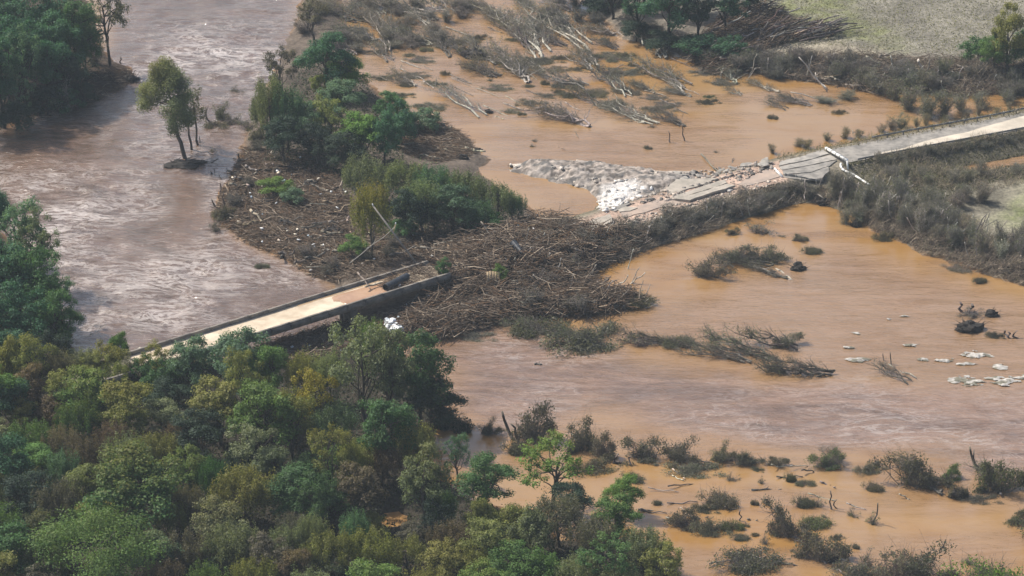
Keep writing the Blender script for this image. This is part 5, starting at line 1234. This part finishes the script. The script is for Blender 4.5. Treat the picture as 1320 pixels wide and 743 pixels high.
for k in range(34):
    x, y = R(490, 900), R(40, 150)
    if hz(*P(x, y)[:2]) > -.8: continue
    L = R(6, 18); lying(x - L, y - L * R(.2, .55), x + L, y + L * R(.2, .55), R(.05, .11), random.choice([WP, (.36, .33, .28), (.2, .18, .155)]), None, R(.1, .7), 'driftwood in the water', .05)

# undergrowth, weeds and grass nobody could count
def carpet(name, poly, n, rng, size, cols, hmax, tones):
    p = unproj(scatter(poly, n, rng)); m = len(p); p[:, 2] += rng.uniform(0, 1, m) ** 1.5 * hmax
    ok = heights(p[:, 0], p[:, 1]) > .0; p = p[ok]; m = len(p)
    mb = MB(); mb.leaves(p, rng.normal(size=(m, 3)) + np.array([0, 0, .3]), size * rng.uniform(.6, 1.4, m), .55, np.stack([rng.uniform(size=m), np.zeros(m), rng.uniform(size=m)], 1), rng)
    o = link(name, mb.mesh(name, M['leaf'], 'leaf'), None, cols); o['sunlit_yellowing'] = 0.0; return kind(o, 'stuff')
carpet('undergrowth', [(-80,470),(320,470),(470,445),(560,480),(590,550),(540,590),(640,660),(840,710),(880,790),(-80,790)], 44000, rng, .42, (.05, .06, .036), 1.8, None)
carpet('undergrowth', [(-60,300),(20,330),(60,380),(95,450),(40,480),(-60,480)], 9000, rng, .4, (.034, .054, .036), 1.2, None)
carpet('undergrowth', [(-60,150),(35,158),(70,140),(120,132),(130,100),(110,0),(-60,-10)], 12000, rng, .4, (.034, .052, .036), 1.4, None)
carpet('undergrowth', [(700,385),(760,378),(800,384),(834,388),(790,402),(720,408)], 2600, rng, .28, (.11, .12, .045), .35, None)
carpet('undergrowth', [(345,180),(400,60),(470,110),(520,160),(520,210),(680,270),(640,300),(500,310),(440,230),(340,210)], 16000, rng, .4, (.062, .075, .05), 1.0, None)
carpet('grass', [(1085,212),(1330,172),(1330,232),(1290,232),(1250,250),(1200,300),(1120,262)], 14000, rng, .3, (.10, .10, .055), .5, None)
carpet('grass', [(1000,206),(1060,192),(1180,166),(1330,138),(1330,148),(1060,198)], 5000, rng, .3, (.19, .17, .09), .8, None)
carpet('grass', [(870,300),(950,274),(1060,252),(1062,246),(1010,243),(940,264),(800,306),(800,322)], 9000, rng, .3, (.060, .058, .045), .7, None)

carpet('grass', [(985,2),(1040,0),(1340,0),(1340,84),(1240,72),(1130,64),(1060,58),(1000,60)], 9000, rng, .34, (.25, .235, .16), .25, None)

# ------------------------------------------------------------------ rocks and asphalt scraps where the road broke away
ROCKS = []
import bmesh
for sd_ in range(5):
    bm = bmesh.new(); bmesh.ops.create_icosphere(bm, subdivisions=2, radius=.5); rng2 = np.random.default_rng(sd_ + 300)
    for v in bm.verts: v.co = Vector((round(v.co.x * 3.1) / 3.1, round(v.co.y * 2.7) / 2.7, round(v.co.z * 2.9) / 2.9)) * .35 + v.co * .65; v.co *= rng2.uniform(.86, 1.1)
    me = bpy.data.meshes.new('rock'); bm.to_mesh(me); bm.free(); ROCKS.append(me)
def rocks(poly, n, smin, smax, mat, lab, group, seed, cat='rock', name='rock', flat=(.3, .65), px=None):
    rg = np.random.default_rng(seed); q = unproj(scatter(poly, n, rg)); ms = []
    for me in ROCKS:
        m2 = me.copy(); m2.name = name; m2.materials.clear(); m2.materials.append(mat); ms.append(m2)
    ss = smin + (smax - smin) * rg.uniform(size=len(q)) ** 1.8; rank = np.argsort(np.argsort(-ss))
    for p, s, rk in zip(q, ss, rank):
        s = float(s); szn = 'large ' if rk < len(q) / 3 else 'middling ' if rk < len(q) * 2 / 3 else 'small '
        o = link(name, ms[rg.integers(5)], None, None, (p[0], p[1], p[2] + s * .18), (rg.normal() * .25, rg.normal() * .25, rg.uniform(0, 6.28)), (s * rg.uniform(1.0, 1.9), s, s * rg.uniform(*flat)))
        tag(o, szn + lab, cat, group)
rocks([(772,258),(790,240),(815,232),(838,236),(828,252),(800,266),(776,273)], 45, .3, 1.3, M['whiterock'], 'white rock in the heap beside the broken road', 'white rocks beside the broken road', 31)
rocks([(660,214),(740,211),(840,222),(880,228),(840,240),(790,236),(757,240),(700,226)], 26, .3, .9, M['rock'], 'pale rock on the rubble spit', 'pale rocks on the rubble spit', 32)
rocks([(830,224),(905,222),(950,230),(900,238),(850,246),(800,262)], 26, .3, 1.0, M['rock'], 'pale rock along the torn road', 'pale rocks along the torn road', 33)
rocks([(840,222),(905,224),(985,210),(1000,212),(960,222),(900,232),(850,238)], 34, .7, 2.2, M['asphalt'], 'asphalt chunk behind the broken road', 'asphalt chunks behind the broken road', 34, 'asphalt chunk', 'asphalt_chunk', (.18, .35))
rocks([(860,262),(940,244),(1005,228),(1010,234),(940,252),(870,272),(800,296),(790,290)], 30, .3, .9, M['rock'], 'pale rock on the near road edge', 'pale rocks on the near road edge', 35)
rocks([(1115,262),(1140,268),(1190,280),(1220,296),(1200,300),(1150,284)], 26, .4, 1.3, M['rock'], 'pale rock among the right bank shrubs', 'pale rocks on the right bank', 36)

def rubble(poly, n, cols, seed, smin=.08, smax=.45, jit=.25):
    rg = np.random.default_rng(seed); q = unproj(scatter(poly, n, rg)); m = len(q); mb = MB()
    for p in q:
        a = rg.uniform(0, 6.28); s = smin + (smax - smin) * rg.uniform() ** 2.5; t = rg.normal() * .3
        mb.box((p[0], p[1], p[2] + s * .25), (math.cos(a) * s, math.sin(a) * s, t * s), (-math.sin(a) * s * .7, math.cos(a) * s * .7, rg.normal() * .2 * s), (-t * s * .3, 0, s * rg.uniform(.2, .5)), np.array(cols[rg.integers(len(cols))]) * rg.uniform(.8, 1.15))
    kind(link('rubble', mb.mesh('rubble', M['attr'])), 'stuff')
def fine_bank(name, poly, step, hf, cf, rough=.95):
    q = poly_px(poly, .6); xs = np.arange(min(a[0] for a in q) - 1, max(a[0] for a in q) + 1, step); ys = np.arange(min(a[1] for a in q) - 1, max(a[1] for a in q) + 1, step)
    X, Y = np.meshgrid(xs, ys); D = sdf(q, X, Y) + (fbm(X * .4, Y * .4, 5) - .5) * 3; Z = heights(X, Y) + hf(X, Y, np.clip(D, 0, 9)) - np.clip(.6 - D, 0, 2) * .6
    nx = len(xs); ny = len(ys); i = (np.arange(ny - 1)[:, None] * nx + np.arange(nx - 1)[None]); ok = (D[:-1, :-1] > -.4)
    i = i[ok]; F = np.stack([i, i + 1, i + nx + 1, i + nx], 1)
    me = mesh_np(name, np.stack([X.ravel(), Y.ravel(), Z.ravel()], 1), [F], M['attr'], {'col': cf(X.ravel(), Y.ravel())}, True)
    return kind(link(name, me), 'structure')
def ridg(X, Y, f, s): return 1 - np.abs(fbm(X * f, Y * f, s, 5) - .5) * 4
def bank_h(X, Y, D): return .08 + np.clip(D * .5, 0, 1) * (.55 * np.clip(ridg(X, Y * 1.6, .22, 91), 0, 1) + .4 * np.clip(ridg(X, Y, .7, 92), 0, 1) - .15) * (1 - .45 * sstep(-1.5, 1.5, sdf(WHITE, X, Y)))
WHITE = poly_px([(766,266),(782,244),(796,236),(818,238),(828,248),(815,260),(795,270),(772,278)], .6)
def bank_c(X, Y):
    n = fbm(X * .25, Y * .5, 93)[:, None]; k = fbm(X * 1.1, Y * 1.6, 94, 4)[:, None]; w = sstep(-1.2, 1.2, sdf(WHITE, X, Y) + (fbm(X * .5, Y * .5, 96) - .5) * 4)[:, None]
    c = np.array([.50, .42, .36]) * n + np.array([.34, .32, .30]) * (1 - n)
    c = c * (.32 + .58 * sstep(.28, .62, k)); d = sstep(.60, .68, fbm(X * .5, Y * .8, 95))[:, None]
    c = c * (1 - d) + np.array([.13, .125, .12]) * d
    return c * (1 - w) + np.array([.60, .575, .55]) * (.7 + .45 * k) * w
fine_bank('rubble_bank', [(652,215),(680,209),(720,208),(760,209),(850,221),(890,226),(905,232),(880,242),(850,250),(800,272),(772,277),(774,258),(757,243),(700,230),(662,220)], .3, bank_h, bank_c)
rubble([(650,214),(700,208),(760,210),(850,222),(880,230),(840,246),(790,240),(757,243),(700,229)], 700, [(.46, .41, .36), (.38, .34, .30), (.27, .25, .23), (.5, .47, .43), (.12, .115, .11)], 41, .08, .5)
rubble([(768,262),(785,236),(830,228),(850,238),(830,256),(780,276)], 400, [(.68, .66, .63), (.6, .57, .53), (.74, .73, .71)], 42, .1, .6)
rubble([(840,226),(985,212),(1000,216),(950,236),(860,260),(800,266)], 900, [(.36, .30, .26), (.3, .27, .24), (.15, .14, .13), (.42, .36, .31)], 43)
rubble([(800,284),(940,244),(1008,230),(1012,236),(900,266),(800,300),(760,298)], 1200, [(.42, .33, .27), (.36, .31, .26), (.48, .42, .36)], 44, .06, .3)
def thicket(name, poly, n, seed, h=(.8, 2.6), lean=(1.1, -.5), tones=None):
    rg = np.random.default_rng(seed); p = unproj(scatter(poly, n, rg)); p = p[p[:, 2] > .02]; px = np.array([px_of(q) for q in p]); p = p[~((px[:, 0] > 1076) & (px[:, 0] < 1126) & (px[:, 1] > 200) & (px[:, 1] < 243))]; m = len(p)
    clump = sstep(.35, .6, fbm(p[:, 0] * .35, p[:, 1] * .35, seed)); L = (h[0] + (h[1] - h[0]) * rg.uniform(size=m) ** 1.6) * (.45 + .75 * clump)
    d = rg.normal(size=(m, 3)) * .5 + np.array([lean[0], lean[1], 1.0]); d /= np.linalg.norm(d, axis=1, keepdims=True); d[:, 2] = np.abs(d[:, 2])
    tn = np.array([1.9, 1.72, 1.52]) * np.array(tones or [[.15, .138, .122], [.11, .10, .09], [.21, .195, .17], [.12, .122, .085], [.36, .33, .29], [.08, .072, .064]]); col = tn[rg.choice(len(tn), m, p=[.28, .26, .2, .12, .05, .09])] * rg.uniform(.8, 1.2, (m, 1))
    r = rg.uniform(.018, .045, m); mid = p + d * L[:, None] * .55 + rg.normal(size=(m, 3)) * .08; tip = mid + (d + rg.normal(size=(m, 3)) * .35) * L[:, None] * .5
    mb = MB(); mb.sticks(p - np.array([0, 0, .1]), mid, r, r * .7, 3, col, cap=False); mb.sticks(mid, tip, r * .7, r * .3, 3, col, cap=False)
    for _ in range(2):
        q = mid + (d * .4 + rg.normal(size=(m, 3)) * .6) * L[:, None] * .4; mb.sticks(mid, q, r * .5, r * .25, 3, col, cap=False)
    return kind(link(name, mb.mesh(name, M['attr'])), 'stuff')
thicket('thicket', [(788,310),(850,288),(940,264),(1010,245),(1060,246),(1062,262),(1013,263),(953,280),(922,294),(880,308),(824,322),(775,346),(770,330)], 9000, 61, (.6, 2.0))
thicket('thicket', [(1055,250),(1085,238),(1130,250),(1190,280),(1260,300),(1330,328),(1345,376),(1273,356),(1229,341),(1189,329),(1155,308),(1125,298),(1098,278),(1060,264)], 9000, 62, (1.0, 3.2), (1.0, -.6))
thicket('thicket', [(1085,214),(1200,196),(1330,176),(1330,186),(1240,200),(1203,210),(1212,218),(1262,221),(1330,214),(1330,236),(1280,246),(1250,244),(1195,250),(1215,264),(1262,286),(1240,300),(1190,278),(1130,248),(1085,236)], 7000, 63, (.5, 1.8), (.2, -.2), [[.17, .16, .13], [.13, .122, .10], [.21, .195, .165], [.15, .16, .085], [.3, .28, .24], [.10, .094, .08]])
thicket('thicket', [(905,80),(960,80),(1040,72),(1130,74),(1240,80),(1340,88),(1340,114),(1240,124),(1130,120),(1060,106),(1000,98),(920,88)], 7000, 64, (.8, 3.0), (.4, 0))
thicket('thicket', [(1000,204),(1060,190),(1180,165),(1330,137),(1330,146),(1180,176),(1060,197),(1005,211)], 3500, 65, (.4, 1.5), (.1, 0), [[.22, .2, .13], [.18, .165, .12], [.25, .23, .17], [.19, .185, .09], [.3, .28, .22], [.14, .125, .10]])

# ------------------------------------------------------------------ the leaning pole, pipes, tank, board and post on and beside the debris
pb = P(545, 337, 4.6); ptop = pb + Vector(((482 - 545) / scale_at(pb), 1.0, (337 - 270) / scale_at(pb) / .905))
rt = empty('utility_pole', pb); tag(rt, 'thin grey utility pole leaning left over the end of the bridge', 'pole', px=(512, 303))
tv = ptop - pb
link('shaft', MB().sticks([(0, 0, -2)], [tv], .17, .12, 8).mesh('shaft', M['concrete']), rt)
mid = tv * .575; link('crossarm', MB().sticks([mid + Vector((-.25, 0, -1.0))], [mid + Vector((.25, .1, 1.0))], .09, .09, 6).mesh('crossarm', M['board']), rt)
link('insulator', MB().sticks([tv], [tv + Vector((-.1, 0, .35))], .14, .08, 8).mesh('insulator', M['plastic']), rt)
link('insulator', MB().sticks([mid + Vector((.22, .1, .9))], [mid + Vector((.26, .1, 1.2))], .12, .08, 8).mesh('insulator', M['plastic']), rt)
fb = G(450, 341); gtop = pb + mid
log_at(fb, gtop + Vector((.2, .2, .5)), .10, (.34, .32, .29), 'thin pole slanting up to the crossarm of the leaning utility pole', None, 'broken_pole', 'pole', (480, 318))
def pipe(name, label, a, b, r, mat, inner, half=False, seg=16):
    a, b = Vector(a), Vector(b); d = (b - a).normalized(); u = d.cross(Vector((0, 0, 1))).normalized(); w = u.cross(d)
    root = empty(name, (a + b) / 2); tag(root, label, 'pipe'); c0 = (a + b) / 2
    def shell(r1, r2):
        V = []; F = []; n = seg
        for q in (a, b):
            for rr in (r1, r2):
                for k in range(n + 1):
                    t = (math.pi if half else 2 * math.pi) * k / n + (math.pi if half else 0)
                    V.append(q - c0 + u * math.cos(t) * rr + w * math.sin(t) * rr)
        m = n + 1
        for k in range(n):
            F += [(k, k + 1, 2 * m + k + 1, 2 * m + k), (m + k + 1, m + k, 3 * m + k, 3 * m + k + 1), (k + 1, k, m + k, m + k + 1), (2 * m + k, 2 * m + k + 1, 3 * m + k + 1, 3 * m + k)]
        if half: F += [(0, 2 * m, 3 * m, m), (n, m + n, 3 * m + n, 2 * m + n)]
        me = bpy.data.meshes.new('shell'); me.from_pydata(V, [], F); me.materials.append(mat); return me
    link('shell', shell(r, r * .9), root)
    L = (b - a).length; rib = MB()
    for k in range(int(L / .8) + 1):
        q = a - c0 + d * (.1 + k * .8)
        ang = np.linspace(math.pi if half else 0, 2 * math.pi, 13)
        pp = [np.array(q + u * math.cos(t) * r + w * math.sin(t) * r) for t in ang]
        rib.sticks(pp[:-1], pp[1:], .05, .05, 4, (1, 1, 1))
    kind(link('ribs', rib.mesh('ribs', mat), root), 'stuff')
    return root
c = BZ - .2
pipe('black_pipe', 'black ribbed pipe lying on the bridge deck near its broken end', P(497, 371, 4.9), P(525, 356.5, 4.95), .62, M['blackpipe'], None)
pipe('black_pipe', 'black pipe poking out of the debris heap, its open end facing the camera', G(661, 326) + Vector((0, 0, 1.9)), G(674, 337) + Vector((0, 0, 1.3)), .6, M['blackpipe'], None)
# crumpled tank: two dented boxes
def dented(name, c, sx, sy, sz, rot, mat, seed, parent):
    bm = bmesh.new(); bmesh.ops.create_cube(bm, size=1.0); bmesh.ops.bevel(bm, geom=bm.edges[:], offset=.16, segments=2, affect='EDGES', profile=.6)
    bmesh.ops.subdivide_edges(bm, edges=bm.edges[:], cuts=3, use_grid_fill=True)
    for v in bm.verts:
        n = fbm(np.array([v.co.x * 3.4 + seed]), np.array([v.co.y * 3.4 + v.co.z * 4.1]), seed, 3)[0] - .5
        v.co += v.co.normalized() * n * .6
    me = bpy.data.meshes.new(name); bm.to_mesh(me); bm.free(); me.materials.append(mat)
    return link(name, me, parent, None, c, rot, (sx, sy, sz))
tk = empty('crumpled_tank', G(508, 428)); tag(tk, 'crumpled white plastic tank in two lumps on the debris below the bridge', 'tank', px=(507, 421))
dented('tank_shell', (-.6, .9, 1.0), 1.7, 1.5, 1.3, (.2, .25, .5), M['plastic'], 3, tk)
dented('tank_shell', (.45, -.6, .7), 1.6, 1.8, 1.2, (-.15, -.2, .9), M['plastic'], 8, tk)
mb = MB()
for k in range(4): mb.sticks([(1.2 * math.cos(k * 1.57 + .9) + .5, -.7 + 1.2 * math.sin(k * 1.57 + .9), .2)], [(1.2 * math.cos(k * 1.57 + 2.47) + .5, -.7 + 1.2 * math.sin(k * 1.57 + 2.47), .25)], .06, .06, 5)
link('cage', mb.mesh('cage', M['steel']), tk)
bp0 = G(636, 370) + Vector((0, -.4, 1.9)); bd = empty('wooden_board', bp0, (math.radians(-28), .12, .3)); tag(bd, 'square of tan plywood propped up in the debris under a green shrub', 'board')
for k in range(5): link('plank', MB().box((-.92 + k * .46, R(-.03, .03), R(-.1, .1)), (.215, 0, 0), (0, .03, 0), (0, 0, .95)).mesh('plank', M['board']), bd, rot=(-math.pi / 2 + math.pi / 2, 0, 0))
tree('low', GREEN, 645, 366, 345, 26, 'vivid green shrub just behind the wooden board in the debris', None, 0)
tree('oval', DGREEN, 572, 366, 333, 20, 'small dark green tree at the broken end of the bridge', None, 0)
rb = P(514, 370, 4.3); o = clod('foam_lump', 'small pale lump beside the black pipe on the bridge', 514, 372, 6, 5, M['plastic'], 17, 'lump', None, False); o.location = P(514, 369, 4.35)

# ------------------------------------------------------------------ the air between
hm, t, o = newmat('haze'); pv = t.nodes.new('ShaderNodeVolumePrincipled'); t.links.new(pv.outputs[0], o.inputs['Volume'])
pv.inputs['Color'].default_value = (.74, .87, 1.0, 1); pv.inputs['Density'].default_value = HAZE; pv.inputs['Anisotropy'].default_value = 0.0
hb = MB().box((0, 0, (CAMZ + 20 - 3.0) / 2), (7000, 0, 0), (0, 7000, 0), (0, 0, (CAMZ + 20 + 3.0) / 2)).mesh('haze', hm)
kind(link('haze', hb), 'stuff')
finish_labels()
